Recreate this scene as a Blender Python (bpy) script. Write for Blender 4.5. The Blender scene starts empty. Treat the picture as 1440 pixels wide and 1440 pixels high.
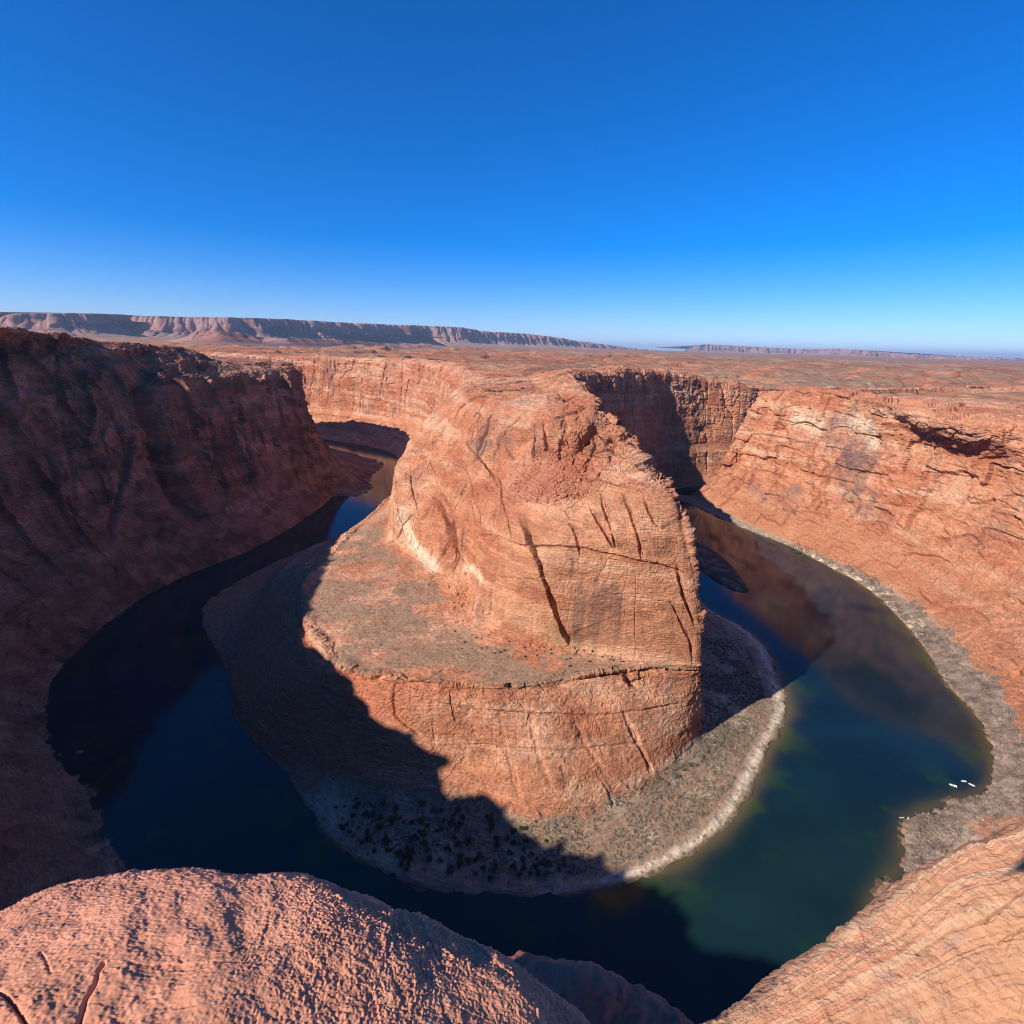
import bpy, math, random
import numpy as np
np.random.seed(7); random.seed(7)
f32 = np.float32
C = bpy.context.scene.collection
SC = bpy.context.scene
QUAL = 1.0          # mesh density

# ------------------------------------------------------------------ camera
H = 300.0
PITCH, ROLL = math.radians(17.9), math.radians(1.43)
F = np.array([0, math.cos(PITCH), -math.sin(PITCH)]); R0 = np.array([1., 0, 0]); U0 = np.cross(R0, F)
R = R0*math.cos(ROLL) + U0*math.sin(ROLL); U = np.cross(R, F)
from mathutils import Matrix
cam = bpy.data.cameras.new('camera'); co = bpy.data.objects.new('camera', cam); C.objects.link(co)
cam.sensor_width = 36; cam.lens = 18; cam.clip_start = 0.05; cam.clip_end = 120000
M = Matrix.Identity(4)
for i in range(3):
    M[i][0] = R[i]; M[i][1] = U[i]; M[i][2] = -F[i]
M[2][3] = H
co.matrix_world = M
SC.camera = co

# ------------------------------------------------------------------ light
SUN_E, SUN_H = math.radians(33), math.radians(34)     # elevation; heading of the light, turned from +X towards +Y
sv = np.array([-math.cos(SUN_H)*math.cos(SUN_E), -math.sin(SUN_H)*math.cos(SUN_E), math.sin(SUN_E)])
sl = bpy.data.lights.new('sun', 'SUN'); sl.energy = 5.0; sl.angle = math.radians(0.53); sl.color = (1.0, 0.92, 0.81)
so = bpy.data.objects.new('sun', sl); C.objects.link(so)
from mathutils import Vector
so.rotation_euler = Vector(sv).to_track_quat('Z', 'Y').to_euler(); so.location = (-500, -200, 900)
w = bpy.data.worlds.new("World"); SC.world = w; w.use_nodes = True
nt = w.node_tree; bg = nt.nodes['Background']
sky = nt.nodes.new('ShaderNodeTexSky'); sky.sky_type = 'NISHITA'; sky.sun_disc = False
sky.sun_elevation = SUN_E; sky.sun_rotation = math.atan2(sv[0], sv[1])
sky.altitude = 1300; sky.air_density = 1.0; sky.dust_density = 0.2; sky.ozone_density = 5.0
hs = nt.nodes.new('ShaderNodeHueSaturation'); hs.inputs['Saturation'].default_value = 1.3
tint = nt.nodes.new('ShaderNodeVectorMath'); tint.operation = 'MULTIPLY'; tint.inputs[1].default_value = (.88, .94, 1.22)
nt.links.new(sky.outputs[0], tint.inputs[0]); nt.links.new(tint.outputs[0], hs.inputs['Color']); nt.links.new(hs.outputs[0], bg.inputs['Color'])
bg.inputs['Strength'].default_value = 0.092
SC.view_settings.view_transform = 'Standard'; SC.view_settings.look = 'None'
SC.view_settings.exposure = 0.55; SC.view_settings.gamma = 1
SC.cycles.max_bounces = 5; SC.cycles.diffuse_bounces = 4; SC.cycles.glossy_bounces = 3
SC.cycles.volume_bounces = 0
SC.cycles.use_denoising = True; SC.cycles.filter_width = 1.0

# ------------------------------------------------------------------ survey helpers (photograph point + height -> place)
def ray(x, y): return F + R*(x-720)/720 - U*(y-720)/720
def Z(x, y, z):
    d = ray(x, y); return np.array([0, 0, H]) + d*((z-H)/d[2])
def Y(x, y, yy):
    d = ray(x, y); return np.array([0, 0, H]) + d*(yy/d[1])
def T(x, y, t): return np.array([0, 0, H]) + ray(x, y)*t
def Wd(x, y, z): return np.array([x, y, z], float)
def proj(P):
    q = P - np.array([0, 0, H]); wz = q@F; wz = np.where(np.abs(wz) < 1e-6, 1e-6, wz)
    return 720+720*(q@R)/wz, 720-720*(q@U)/wz, wz

# ------------------------------------------------------------------ noise
_t = np.random.RandomState(3).uniform(-1, 1, 64**3).astype(f32)
def vn(P, seed=0):
    P = P.astype(f32) + f32(seed*17.37+1000)
    I = np.floor(P); Fr = P-I; I = I.astype(np.int32) & 63
    Fr = Fr*Fr*Fr*(Fr*(Fr*6-15)+10)
    x0, y0, z0 = I[..., 0], I[..., 1], I[..., 2]; x1, y1, z1 = (x0+1) & 63, (y0+1) & 63, (z0+1) & 63
    fx, fy, fz = Fr[..., 0], Fr[..., 1], Fr[..., 2]
    g = lambda a, b, c: _t[(a*64+b)*64+c]
    a = g(x0, y0, z0)*(1-fx)+g(x1, y0, z0)*fx; b = g(x0, y1, z0)*(1-fx)+g(x1, y1, z0)*fx
    c = g(x0, y0, z1)*(1-fx)+g(x1, y0, z1)*fx; d = g(x0, y1, z1)*(1-fx)+g(x1, y1, z1)*fx
    return (a*(1-fy)+b*fy)*(1-fz)+(c*(1-fy)+d*fy)*fz
def fbm(P, o=4, seed=0, gain=.5):
    s = 0; a = 1.; t = 0
    for k in range(o):
        s = s + a*vn(P*f32(2.03**k), seed+k*3); t += a; a *= gain
    return s/t
def S(P, sx, sy=None, sz=None):
    sy = sy or sx; sz = sz or sx
    return (P/np.array([sx, sy, sz])).astype(f32)
_h = np.random.RandomState(11).uniform(-1, 1, 65536).astype(f32)
def hsh(i, j, k, seed=0):
    return _h[(i*7919+j*104729+k*1299709+seed*6151) & 65535]
def cells(Q, sx, sy, sz, seed, ang=0.5):
    """piecewise constant per joint-bounded block; courses are staggered"""
    c, s_ = math.cos(ang), math.sin(ang)
    x = Q[..., 0]*c+Q[..., 1]*s_; y = -Q[..., 0]*s_+Q[..., 1]*c; k = np.floor(Q[..., 2]/sz).astype(np.int64)
    x = x/sx+hsh(k, k*0, k*0, seed)*.45; y = y/sy+hsh(k, k*0+1, k*0, seed)*.45
    return hsh(np.floor(x).astype(np.int64), np.floor(y).astype(np.int64), k, seed+5)
def sstep(a, b, x):
    t = np.clip((x-a)/(b-a), 0, 1); return t*t*(3-2*t)
def mix(a, b, t): return a*(1-t)[..., None]+b*t[..., None]

# ------------------------------------------------------------------ lofts
def hermite(P, xs, xq, tens=1.0):
    """P (n,...) at xs -> values at xq, monotone-limited tangents"""
    P = np.asarray(P, float); xs = np.asarray(xs, float)
    h = np.diff(xs); d = np.diff(P, axis=0)/h.reshape(-1, *[1]*(P.ndim-1))
    m = np.zeros_like(P); m[0] = d[0]; m[-1] = d[-1]
    for i in range(1, len(xs)-1):
        w1, w2 = h[i], h[i-1]
        m[i] = (d[i-1]*w1+d[i]*w2)/(w1+w2)
        lim = 2.2*np.minimum(np.abs(d[i-1]), np.abs(d[i]))+.15*np.maximum(np.abs(d[i-1]), np.abs(d[i]))
        m[i] = np.clip(m[i], -lim, lim)
    m *= tens
    k = np.clip(np.searchsorted(xs, xq, side='right')-1, 0, len(xs)-2)
    t = (xq-xs[k])/h[k]; sh = [-1]+[1]*(P.ndim-1); t = t.reshape(sh); hh = h[k].reshape(sh)
    return P[k]*(2*t**3-3*t**2+1)+m[k]*hh*(t**3-2*t**2+t)+P[k+1]*(-2*t**3+3*t**2)+m[k+1]*hh*(t**3-t**2)

def loft(rows, dens=0.8, tens=.75, umin=3, umax=900, vmax=700):
    """rows: list of lists (u, point). Sampled by apparent size. Returns grid (V,U,3), u, v."""
    u0 = rows[0][0][0]; u1 = rows[0][-1][0]
    ub = np.arange(u0, u1+1e-6, .25)
    K = np.stack([hermite([p for _, p in r], [a for a, _ in r], ub) for r in rows])   # (rows, ub, 3)
    def app(A, B):
        L = np.linalg.norm(A-B, axis=-1); mid = (A+B)/2; D = np.linalg.norm(mid-[0, 0, H], axis=-1)
        px, py, wz = proj(mid); vis = (px > -60) & (px < 1500) & (py > 0) & (py < 1500) & (wz > 0)
        return L/np.maximum(D, 1)*512*np.where(vis, 1, .12)
    au = app(K[:, 1:], K[:, :-1]).max(0); av = app(K[1:], K[:-1]).max(1)
    def samp(b, a, cap):
        out = [b[0]]
        for i in range(len(a)):
            n = int(np.clip(a[i]*dens*QUAL, umin, cap)); out += list(np.linspace(b[i], b[i+1], n+1)[1:])
        return np.array(out)
    uu = samp(ub, au, umax); vv = samp(np.arange(len(rows), dtype=float), av, vmax)
    K = np.stack([hermite([p for _, p in r], [a for a, _ in r], uu) for r in rows])
    G = hermite(K, np.arange(len(rows), dtype=float), vv, tens)
    return G, uu, vv
def normals(G):
    du = np.gradient(G, axis=1); dv = np.gradient(G, axis=0)
    n = np.cross(du, dv); n /= np.maximum(np.linalg.norm(n, axis=-1, keepdims=True), 1e-9); return n
def grid_obj(name, G, col, mat, extra=None, flip=False, keep=None, smooth=True):
    V, Un = G.shape[:2]
    me = bpy.data.meshes.new(name); me.vertices.add(V*Un); me.vertices.foreach_set('co', G.reshape(-1).astype(f32))
    i = np.arange(V*Un).reshape(V, Un)
    a, b, c, d = i[:-1, :-1], i[:-1, 1:], i[1:, 1:], i[1:, :-1]
    q = np.stack([a, d, c, b] if flip else [a, b, c, d], -1).reshape(-1, 4)
    if keep is not None: q = q[keep.reshape(-1)]
    n = len(q)
    me.loops.add(n*4); me.loops.foreach_set('vertex_index', q.reshape(-1).astype(np.int32))
    me.polygons.add(n); me.polygons.foreach_set('loop_start', np.arange(0, n*4, 4, dtype=np.int32))
    me.polygons.foreach_set('use_smooth', np.full(n, smooth))
    me.update(calc_edges=True)
    if col is not None:
        at = me.color_attributes.new('Col', 'FLOAT_COLOR', 'POINT')
        cc = np.ones((V*Un, 4), f32); cc[:, :3] = col.reshape(-1, 3); at.data.foreach_set('color', cc.reshape(-1))
    me.materials.append(mat)
    o = bpy.data.objects.new(name, me); C.objects.link(o); return o
def tag(o, label=None, cat=None, group=None, kind=None):
    for k, v in (('label', label), ('category', cat), ('group', group), ('kind', kind)):
        if v: o[k] = v
    return o

# ------------------------------------------------------------------ materials
def N(nt, t, **k):
    n = nt.nodes.new(t)
    for a, b in k.items(): setattr(n, a, b)
    return n
def rock_mat(name, scale=1.0, bump=.5, dist=.6, grain=.25, rough=.9, streak=True, zs=3.0):
    m = bpy.data.materials.new(name); m.use_nodes = True; nt = m.node_tree; L = nt.links.new
    b = nt.nodes['Principled BSDF']; b.inputs['Roughness'].default_value = rough
    b.inputs['Specular IOR Level'].default_value = .15
    at = N(nt, 'ShaderNodeAttribute', attribute_name='Col')
    geo = N(nt, 'ShaderNodeNewGeometry')
    mp = N(nt, 'ShaderNodeMapping'); mp.inputs['Scale'].default_value = (scale, scale, scale*zs); L(geo.outputs['Position'], mp.inputs[0])
    n1 = N(nt, 'ShaderNodeTexNoise'); n1.inputs['Scale'].default_value = .18; n1.inputs['Detail'].default_value = 9; n1.inputs['Roughness'].default_value = .68
    n1.inputs['Distortion'].default_value = .3
    L(mp.outputs[0], n1.inputs['Vector'])
    mp2 = N(nt, 'ShaderNodeMapping'); mp2.inputs['Scale'].default_value = (scale*.05, scale*.05, scale*.9); L(geo.outputs['Position'], mp2.inputs[0])
    n2 = N(nt, 'ShaderNodeTexNoise'); n2.inputs['Scale'].default_value = 1; n2.inputs['Detail'].default_value = 4; n2.inputs['Distortion'].default_value = .6
    L(mp2.outputs[0], n2.inputs['Vector'])
    r1 = N(nt, 'ShaderNodeMapRange'); r1.inputs[1].default_value = .3; r1.inputs[2].default_value = .7
    r1.inputs[3].default_value = 1-grain; r1.inputs[4].default_value = 1+grain; L(n1.outputs[0], r1.inputs[0])
    r2 = N(nt, 'ShaderNodeMapRange'); r2.inputs[1].default_value = .35; r2.inputs[2].default_value = .65
    r2.inputs[3].default_value = 1-grain*.45; r2.inputs[4].default_value = 1+grain*.45; L(n2.outputs[0], r2.inputs[0])
    mu = N(nt, 'ShaderNodeMath', operation='MULTIPLY'); L(r1.outputs[0], mu.inputs[0]); L(r2.outputs[0], mu.inputs[1])
    vm = N(nt, 'ShaderNodeVectorMath', operation='SCALE'); L(at.outputs['Color'], vm.inputs[0]); L(mu.outputs[0], vm.inputs['Scale'])
    L(vm.outputs[0], b.inputs['Base Color'])
    bp = N(nt, 'ShaderNodeBump'); bp.inputs['Strength'].default_value = bump; bp.inputs['Distance'].default_value = dist
    ad = N(nt, 'ShaderNodeMath', operation='ADD'); L(n1.outputs[0], ad.inputs[0]); L(n2.outputs[0], ad.inputs[1])
    L(ad.outputs[0], bp.inputs['Height']); L(bp.outputs[0], b.inputs['Normal'])
    return m
M_rock = rock_mat('canyon_sandstone', 1.8, .8, 1.6, .34)
M_far = rock_mat('far_sandstone', .25, .6, 8, .32)
def plain(name, c, rough=.7, var=.25, sc=3.0):
    m = bpy.data.materials.new(name); m.use_nodes = True; nt = m.node_tree; b = nt.nodes['Principled BSDF']
    n = N(nt, 'ShaderNodeTexNoise'); n.inputs['Scale'].default_value = sc; n.inputs['Detail'].default_value = 4
    g = N(nt, 'ShaderNodeNewGeometry'); nt.links.new(g.outputs['Position'], n.inputs['Vector'])
    cr = N(nt, 'ShaderNodeMapRange'); cr.inputs[1].default_value = .3; cr.inputs[2].default_value = .7; cr.inputs[3].default_value = 1-var; cr.inputs[4].default_value = 1+var
    nt.links.new(n.outputs[0], cr.inputs[0]); v = N(nt, 'ShaderNodeVectorMath', operation='SCALE'); v.inputs[0].default_value = c
    nt.links.new(cr.outputs[0], v.inputs['Scale']); nt.links.new(v.outputs[0], b.inputs['Base Color'])
    b.inputs['Roughness'].default_value = rough; b.inputs['Specular IOR Level'].default_value = .25
    return m

# palette (base colours of the rock and soil)
ORANGE = np.array([.455, .195, .105]); PALE = np.array([.53, .29, .18]); DEEP = np.array([.37, .125, .066]); RUST = np.array([.25, .085, .05])
TAN = np.array([.295, .185, .118]); SAND = np.array([.44, .35, .235]); WHITE = np.array([.62, .50, .36]); VARN = np.array([.15, .095, .085])
MUD = np.array([.19, .14, .085]); SCRUB = np.array([.225, .165, .12]); OLIVE = np.array([.20, .17, .085])

def dist_line(P2, pts):
    """plan distance of points P2 (...,2) to the polyline pts"""
    d = np.full(P2.shape[:-1], 1e9)
    pts = np.asarray(pts, float)[:, :2]
    for a, b in zip(pts[:-1], pts[1:]):
        ab = b-a; t = np.clip(((P2-a)@ab)/max(ab@ab, 1e-9), 0, 1)
        q = a+t[..., None]*ab; d = np.minimum(d, np.linalg.norm(P2-q, axis=-1))
    return d
def inside(P2, poly):
    poly = np.asarray(poly, float)[:, :2]; x, y = P2[..., 0], P2[..., 1]; c = np.zeros(x.shape, bool)
    for (x1, y1), (x2, y2) in zip(poly, np.roll(poly, -1, 0)):
        if y1 == y2: continue
        m = ((y1 > y) != (y2 > y)) & (x < (x2-x1)*(y-y1)/(y2-y1)+x1); c ^= m
    return c

def rock_displace(G, rough, joint=1.0, strata=1.0, sc=1.0, seed=0, lean=0.0, blocks=1.0, big_blocks=0.0):
    """large folds, joints, ledges and blocks, as real relief. rough: (V,U) weight."""
    n = normals(G)
    dist = np.linalg.norm(G-[0, 0, H], axis=-1); px = dist/512           # metres one picture pixel covers here
    w1 = rough*sstep(0, 1, rough)
    big = fbm(S(G, 75*sc), 3, seed)*9*sc + fbm(S(G, 28*sc, 28*sc, 45*sc), 2, seed+5)*3.5*sc
    G = G+n*(big*w1)[..., None]
    n = normals(G)
    Q = G.copy(); Q[..., 0] += lean*G[..., 2]
    Q = Q+np.stack([fbm(S(G, 40*sc), 2, seed+s) for s in (41, 42, 43)], -1)*5*sc
    steep = 1-sstep(.45, .8, np.abs(n[..., 2])); some = sstep(-.35, .25, fbm(S(G, 55*sc, 55*sc, 90*sc), 2, seed+13))
    j1 = np.abs(vn(S(Q, 30*sc, 30*sc, 420*sc), seed+11)); j2 = np.abs(vn(S(Q, 12*sc, 12*sc, 130*sc), seed+12))
    cr = (-6.0*np.exp(-(j1/.05)**2)-2.2*np.exp(-(j2/.07)**2)*some)*steep
    pil = (3.0*np.sqrt(np.clip(j1, 0, 1))+1.2*np.sqrt(np.clip(j2, 0, 1)))*(.3+.7*steep)
    hz = G[..., 2]+6*fbm(S(G, 90), 2, seed+21)+.05*G[..., 0]
    z1 = np.stack([hz/8, G[..., 0]/120, G[..., 1]/120], -1); z2 = np.stack([hz/2.6, G[..., 0]/38, G[..., 1]/38], -1)
    lm = sstep(-.4, .4, fbm(S(G, 70, 70, 30), 2, seed+24))
    led = vn(z1, seed+22)*1.7+vn(z2, seed+23)*.8*lm
    blk = fbm(S(Q, 7*sc, 7*sc, 4.5*sc), 4, seed+31, .62)*1.9
    f1 = fbm(S(Q, 11*sc, 11*sc, 9*sc), 2, seed+35)*4; fac = (np.abs(f1-np.round(f1))-.25)*1.6      # broken faces
    tiny = fbm(S(G, 2.6), 3, seed+36, .65)*.9
    B = Q+np.stack([fbm(S(G, 13), 3, seed+s) for s in (61, 62, 63)], -1)*3.2; B[..., 2] = hz+1.2*fbm(S(G, 16), 2, seed+64)
    m1 = sstep(-.25, .2, fbm(S(G, 60), 2, seed+65)); m2 = sstep(-.3, .2, fbm(S(G, 24), 2, seed+66)); m3 = sstep(-.25, .25, fbm(S(G, 11), 2, seed+67))
    bl = cells(B*np.array([1, 1, 1.0])+np.stack([fbm(S(G, 40), 2, seed+s) for s in (68, 69, 70)], -1)*12, 64, 50, 26, seed+3, .25)*big_blocks+cells(B, 27, 21, 16, seed, .5)*2.3*m1+cells(B, 10, 8.5, 5.2, seed+1, .9)*1.25*m2+cells(B, 4.6, 3.8, 2.1, seed+2, .3)*.62*m3
    G = G+n*(rough*(joint*(cr+pil)*sc+strata*led*sc+(blk+fac)*sc+tiny+bl*blocks))[..., None]
    return G

def rock_color(G, n, rough, seed=0, warm=0.0):
    hz = G[..., 2]+6*fbm(S(G, 90), 3, seed+51)+.06*G[..., 0]
    a = fbm(np.stack([hz/9, G[..., 0]/220, G[..., 1]/220], -1), 3, seed+52); b = fbm(S(G, 45), 4, seed+53); c = fbm(S(G, 9, 9, 14), 3, seed+54)
    col = mix(np.broadcast_to(ORANGE, G.shape), PALE, sstep(-.1, .5, a*.8+b*.6+c*.3))
    col = mix(col, DEEP, sstep(0.0, .6, -a*.7-b*.8+c*.25)*.85)
    v = fbm(S(G, 6, 6, 60), 3, seed+55)*1.1+fbm(S(G, 50), 2, seed+56)*1.1
    B = G+np.stack([fbm(S(G, 14), 2, seed+s) for s in (71, 72, 73)], -1)*5; cb = cells(B, 16, 13, 6, seed+9, .6); col = col*(1+.13*cb)[..., None]; col = mix(col, RUST*1.3, sstep(.55, .8, cells(B, 30, 24, 9, seed+10, .6)+.5*fbm(S(G, 20), 2, seed+74))*.4)
    steep = 1-sstep(.35, .7, np.abs(n[..., 2]))
    col = mix(col, VARN, sstep(.34, .8, v)*.6*steep)
    flat = sstep(.72, .93, n[..., 2])
    return col, flat

# ==================================================================  INNER SIDE: butte, neck and the walls beyond
e = lambda *a: list(a)
inner = [
 # 0 river bed
 e((0, Wd(-2500, 1900, -9)), (1, Wd(-1100, 1800, -9)), (2, Wd(-520, 1590, -9)), (3, Wd(-320, 1330, -9)), (4, Wd(-262, 925, -9)), (5, Wd(-350, 690, -9)), (6, Wd(-378, 545, -9)), (7, Wd(-285, 410, -9)), (8, Wd(-235, 340, -9)), (9, Wd(-172, 284, -9)), (10, Wd(-110, 225, -9)), (11, Wd(-38, 197, -9)), (12, Wd(22, 195, -9)), (13, Wd(80, 204, -9)), (14, Wd(135, 230, -9)), (15, Wd(195, 282, -9)), (16, Wd(264, 372, -9)), (17, Wd(290, 470, -9)), (18, Wd(262, 560, -9)), (19, Wd(225, 700, -9)), (20, Wd(240, 900, -9)), (21, Wd(330, 1060, -9)), (22, Wd(430, 1130, -9)), (23, Wd(620, 1180, -9)), (24, Wd(1500, 1500, -9))),
 # 1 water line
 e((0, Wd(-2500, 1930, 0)), (1, Wd(-1100, 1830, 0)), (2, Z(500, 625, 0)), (3, Z(565, 650, 0)), (4, Z(545, 716, 0)), (5, Z(410, 780, 0)), (6, Z(290, 850, 0)), (7, Z(318, 940, 0)), (8, Z(335, 1015, 0)), (9, Z(400, 1085, 0)), (10, Z(470, 1185, 0)), (11, Z(620, 1253, 0)), (12, Z(760, 1262, 0)), (13, Z(880, 1243, 0)), (14, Z(985, 1193, 0)), (14.5, Z(1035, 1148, 0)), (15, Z(1064, 1095, 0)), (15.5, Z(1085, 1050, 0)), (16, Z(1108, 1000, 0)), (16.5, Z(1100, 955, 0)), (17, Z(1085, 920, 0)), (18, Z(1045, 882, 0)), (18.5, Z(1000, 858, 0)), (19, Wd(215, 700, 0)), (20, Wd(228, 905, 0)), (21, Wd(325, 1080, 0)), (22, Wd(430, 1160, 0)), (23, Wd(620, 1205, 0)), (24, Wd(1500, 1530, 0))),
 # 2 foot of the lower cliff
 e((0, Wd(-2500, 1990, 20)), (1, Wd(-1100, 1885, 20)), (2, Wd(-510, 1640, 20)), (3, Wd(-270, 1370, 16)), (4, Wd(-215, 905, 12)), (5, Wd(-303, 662, 12)), (6, Z(360, 850, 12)), (7, Z(326, 930, 7)), (8, Z(345, 1006, 8)), (9, Z(428, 1066, 11)), (10, Z(530, 1105, 14)), (11, Z(650, 1122, 14)), (12, Z(745, 1157, 12)), (13, Z(830, 1140, 12)), (14, Z(910, 1100, 12)), (15, Z(976, 1042, 14)), (16, Wd(160, 352, 15)), (17, Wd(168, 430, 16)), (18, Wd(172, 540, 16)), (19, Wd(178, 700, 16)), (20, Wd(200, 915, 18)), (21, Wd(310, 1100, 20)), (22, Wd(430, 1190, 20)), (23, Wd(630, 1240, 20)), (24, Wd(1500, 1570, 20))),
 # 3 edge of the bench
 e((0, Wd(-2500, 2040, 60)), (1, Wd(-1100, 1930, 60)), (2, Wd(-490, 1690, 60)), (3, Wd(-235, 1400, 60)), (4, Wd(-200, 900, 60)), (5, Z(472, 775, 70)), (6, Z(425, 835, 68)), (7, Z(440, 890, 66)), (8, Z(478, 935, 68)), (9, Z(545, 952, 69)), (10, Z(620, 963, 70)), (11, Z(700, 967, 70)), (12, Z(765, 962, 70)), (13, Z(830, 947, 72)), (14, Z(905, 939, 75)), (15, Z(978, 938, 75)), (16, Wd(148, 350, 74)), (17, Wd(150, 430, 70)), (18, Wd(150, 545, 70)), (19, Wd(155, 705, 70)), (20, Wd(180, 925, 70)), (21, Wd(300, 1118, 70)), (22, Wd(430, 1205, 70)), (23, Wd(640, 1265, 70)), (24, Wd(1500, 1600, 70))),
 # 4 foot of the butte wall
 e((0, Wd(-2500, 2055, 75)), (1, Wd(-1100, 1945, 75)), (2, Wd(-480, 1705, 80)), (3, Wd(-228, 1405, 80)), (4, Wd(-165, 880, 80)), (5, Z(545, 745, 80)), (6, Z(590, 790, 80)), (7, Z(638, 818, 81)), (8, Z(668, 868, 80)), (9, Z(712, 893, 79)), (10, Z(760, 906, 79)), (11, Z(810, 914, 79)), (12, Z(860, 922, 79)), (13, Z(905, 928, 79)), (14, Z(950, 932, 79)), (15, Z(984, 934, 79)), (16, Wd(144, 350, 80)), (17, Wd(143, 430, 80)), (18, Wd(143, 550, 80)), (19, Wd(148, 710, 80)), (20, Wd(172, 930, 80)), (21, Wd(296, 1125, 90)), (22, Wd(430, 1213, 95)), (23, Wd(645, 1272, 95)), (24, Wd(1500, 1610, 95))),
 # 5 line of the horizontal seam
 e((0, Wd(-2500, 2062, 135)), (1, Wd(-1100, 1952, 135)), (2, Wd(-476, 1712, 135)), (3, Wd(-222, 1410, 135)), (4, Wd(-145, 875, 135)), (5, Y(550, 700, 612)), (6, Y(590, 722, 545)), (7, Y(645, 742, 480)), (8, Y(682, 765, 415)), (9, Y(722, 776, 382)), (10, Y(768, 782, 362)), (11, Y(815, 788, 352)), (12, Y(860, 792, 345)), (13, Y(905, 795, 340)), (14, Y(945, 799, 337)), (15, Y(972, 803, 336)), (16, Wd(134, 352, 152)), (17, Wd(128, 430, 150)), (18, Wd(126, 550, 150)), (19, Wd(130, 712, 150)), (20, Wd(160, 935, 150)), (21, Wd(292, 1130, 145)), (22, Wd(430, 1220, 145)), (23, Wd(648, 1278, 145)), (24, Wd(1500, 1620, 145))),
 # 6 shoulder
 e((0, Wd(-2500, 2068, 185)), (1, Wd(-1100, 1958, 185)), (2, Wd(-472, 1718, 185)), (3, Wd(-215, 1415, 185)), (4, Wd(-125, 872, 175)), (5, Y(557, 662, 640)), (6, Y(592, 672, 585)), (7, Y(640, 682, 520)), (8, Y(690, 698, 452)), (9, Y(735, 712, 405)), (10, Y(780, 706, 388)), (11, Y(825, 694, 382)), (12, Y(858, 686, 376)), (13, Y(890, 684, 366)), (14, Y(920, 688, 355)), (15, Y(943, 704, 347)), (16, Wd(108, 365, 198)), (17, Wd(112, 430, 200)), (18, Wd(110, 550, 200)), (19, Wd(112, 715, 200)), (20, Wd(150, 940, 195)), (21, Wd(288, 1135, 190)), (22, Wd(430, 1228, 185)), (23, Wd(650, 1284, 185)), (24, Wd(1500, 1630, 185))),
 # 7 foot of the upper cliff
 e((0, Wd(-2500, 2074, 215)), (1, Wd(-1100, 1964, 215)), (2, Wd(-468, 1724, 215)), (3, Wd(-208, 1420, 215)), (4, Wd(-108, 868, 205)), (5, Y(575, 628, 665)), (6, Y(603, 630, 620)), (7, Y(645, 636, 560)), (8, Y(692, 648, 500)), (9, Y(742, 648, 455)), (10, Y(785, 650, 432)), (11, Y(825, 650, 425)), (12, Y(855, 655, 412)), (13, Y(882, 660, 400)), (14, Y(907, 668, 385)), (15, Y(928, 682, 372)), (16, Wd(98, 390, 208)), (17, Wd(103, 440, 214)), (18, Wd(98, 552, 222)), (19, Wd(100, 720, 225)), (20, Wd(140, 945, 225)), (21, Wd(284, 1140, 225)), (22, Wd(430, 1234, 215)), (23, Wd(655, 1288, 212)), (24, Wd(1500, 1640, 215))),
 # 8 upper rim
 e((0, Wd(-2500, 2080, 238)), (1, Wd(-1100, 1970, 242)), (2, Wd(-464, 1730, 248)), (3, Wd(-200, 1425, 246)), (4, Wd(-85, 862, 236)), (5, Y(602, 588, 705)), (6, Y(625, 575, 660)), (7, Y(650, 575, 600)), (8, Y(690, 582, 545)), (9, Y(735, 586, 500)), (10, Y(775, 590, 472)), (11, Y(815, 596, 455)), (12, Y(840, 606, 440)), (13, Y(862, 618, 425)), (14, Y(880, 632, 412)), (15, Y(896, 648, 400)), (16, Wd(88, 425, 221)), (17, Wd(93, 470, 232)), (18, Wd(90, 575, 243)), (19, Wd(90, 730, 250)), (20, Wd(125, 955, 256)), (21, Wd(280, 1146, 256)), (22, Wd(430, 1240, 240)), (23, Wd(660, 1292, 216)), (24, Wd(1500, 1650, 205))),
 # 9 back of the rim
 e((0, Wd(-2500, 2130, 242)), (1, Wd(-1090, 2020, 247)), (2, Wd(-440, 1775, 252)), (3, Wd(-170, 1450, 254)), (4, Wd(-50, 875, 247)), (5, Y(648, 549, 760)), (6, Y(665, 548, 710)), (7, Y(682, 550, 650)), (8, Y(710, 556, 590)), (9, Y(742, 560, 555)), (10, Y(770, 563, 530)), (11, Y(800, 568, 510)), (12, Y(818, 578, 490)), (13, Y(838, 590, 470)), (14, Y(856, 602, 458)), (15, Y(872, 618, 448)), (16, Wd(78, 475, 232)), (17, Wd(80, 520, 240)), (18, Wd(72, 610, 248)), (19, Wd(65, 755, 255)), (20, Wd(100, 985, 261)), (21, Wd(255, 1180, 262)), (22, Wd(415, 1275, 250)), (23, Wd(650, 1325, 218)), (24, Wd(1500, 1700, 206))),
 # 10 spine
 e((0, Wd(-2500, 2320, 232)), (1, Wd(-1060, 2220, 236)), (2, Wd(-380, 1960, 240)), (3, Wd(-100, 1600, 242)), (4, Wd(25, 930, 249)), (5, Wd(25, 830, 248)), (6, Wd(25, 780, 247)), (7, Wd(25, 745, 247)), (8, Wd(25, 720, 246.5)), (9, Wd(25, 700, 246)), (10, Wd(25, 688, 246)), (11, Wd(25, 680, 246)), (12, Wd(25, 680, 246)), (13, Wd(25, 688, 246)), (14, Wd(25, 700, 246)), (15, Wd(25, 720, 246.5)), (16, Wd(25, 745, 247)), (17, Wd(25, 780, 247)), (18, Wd(25, 830, 248)), (19, Wd(25, 930, 249)), (20, Wd(20, 1100, 246)), (21, Wd(180, 1360, 246)), (22, Wd(380, 1460, 240)), (23, Wd(640, 1500, 210)), (24, Wd(1500, 1880, 196))),
]
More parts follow.
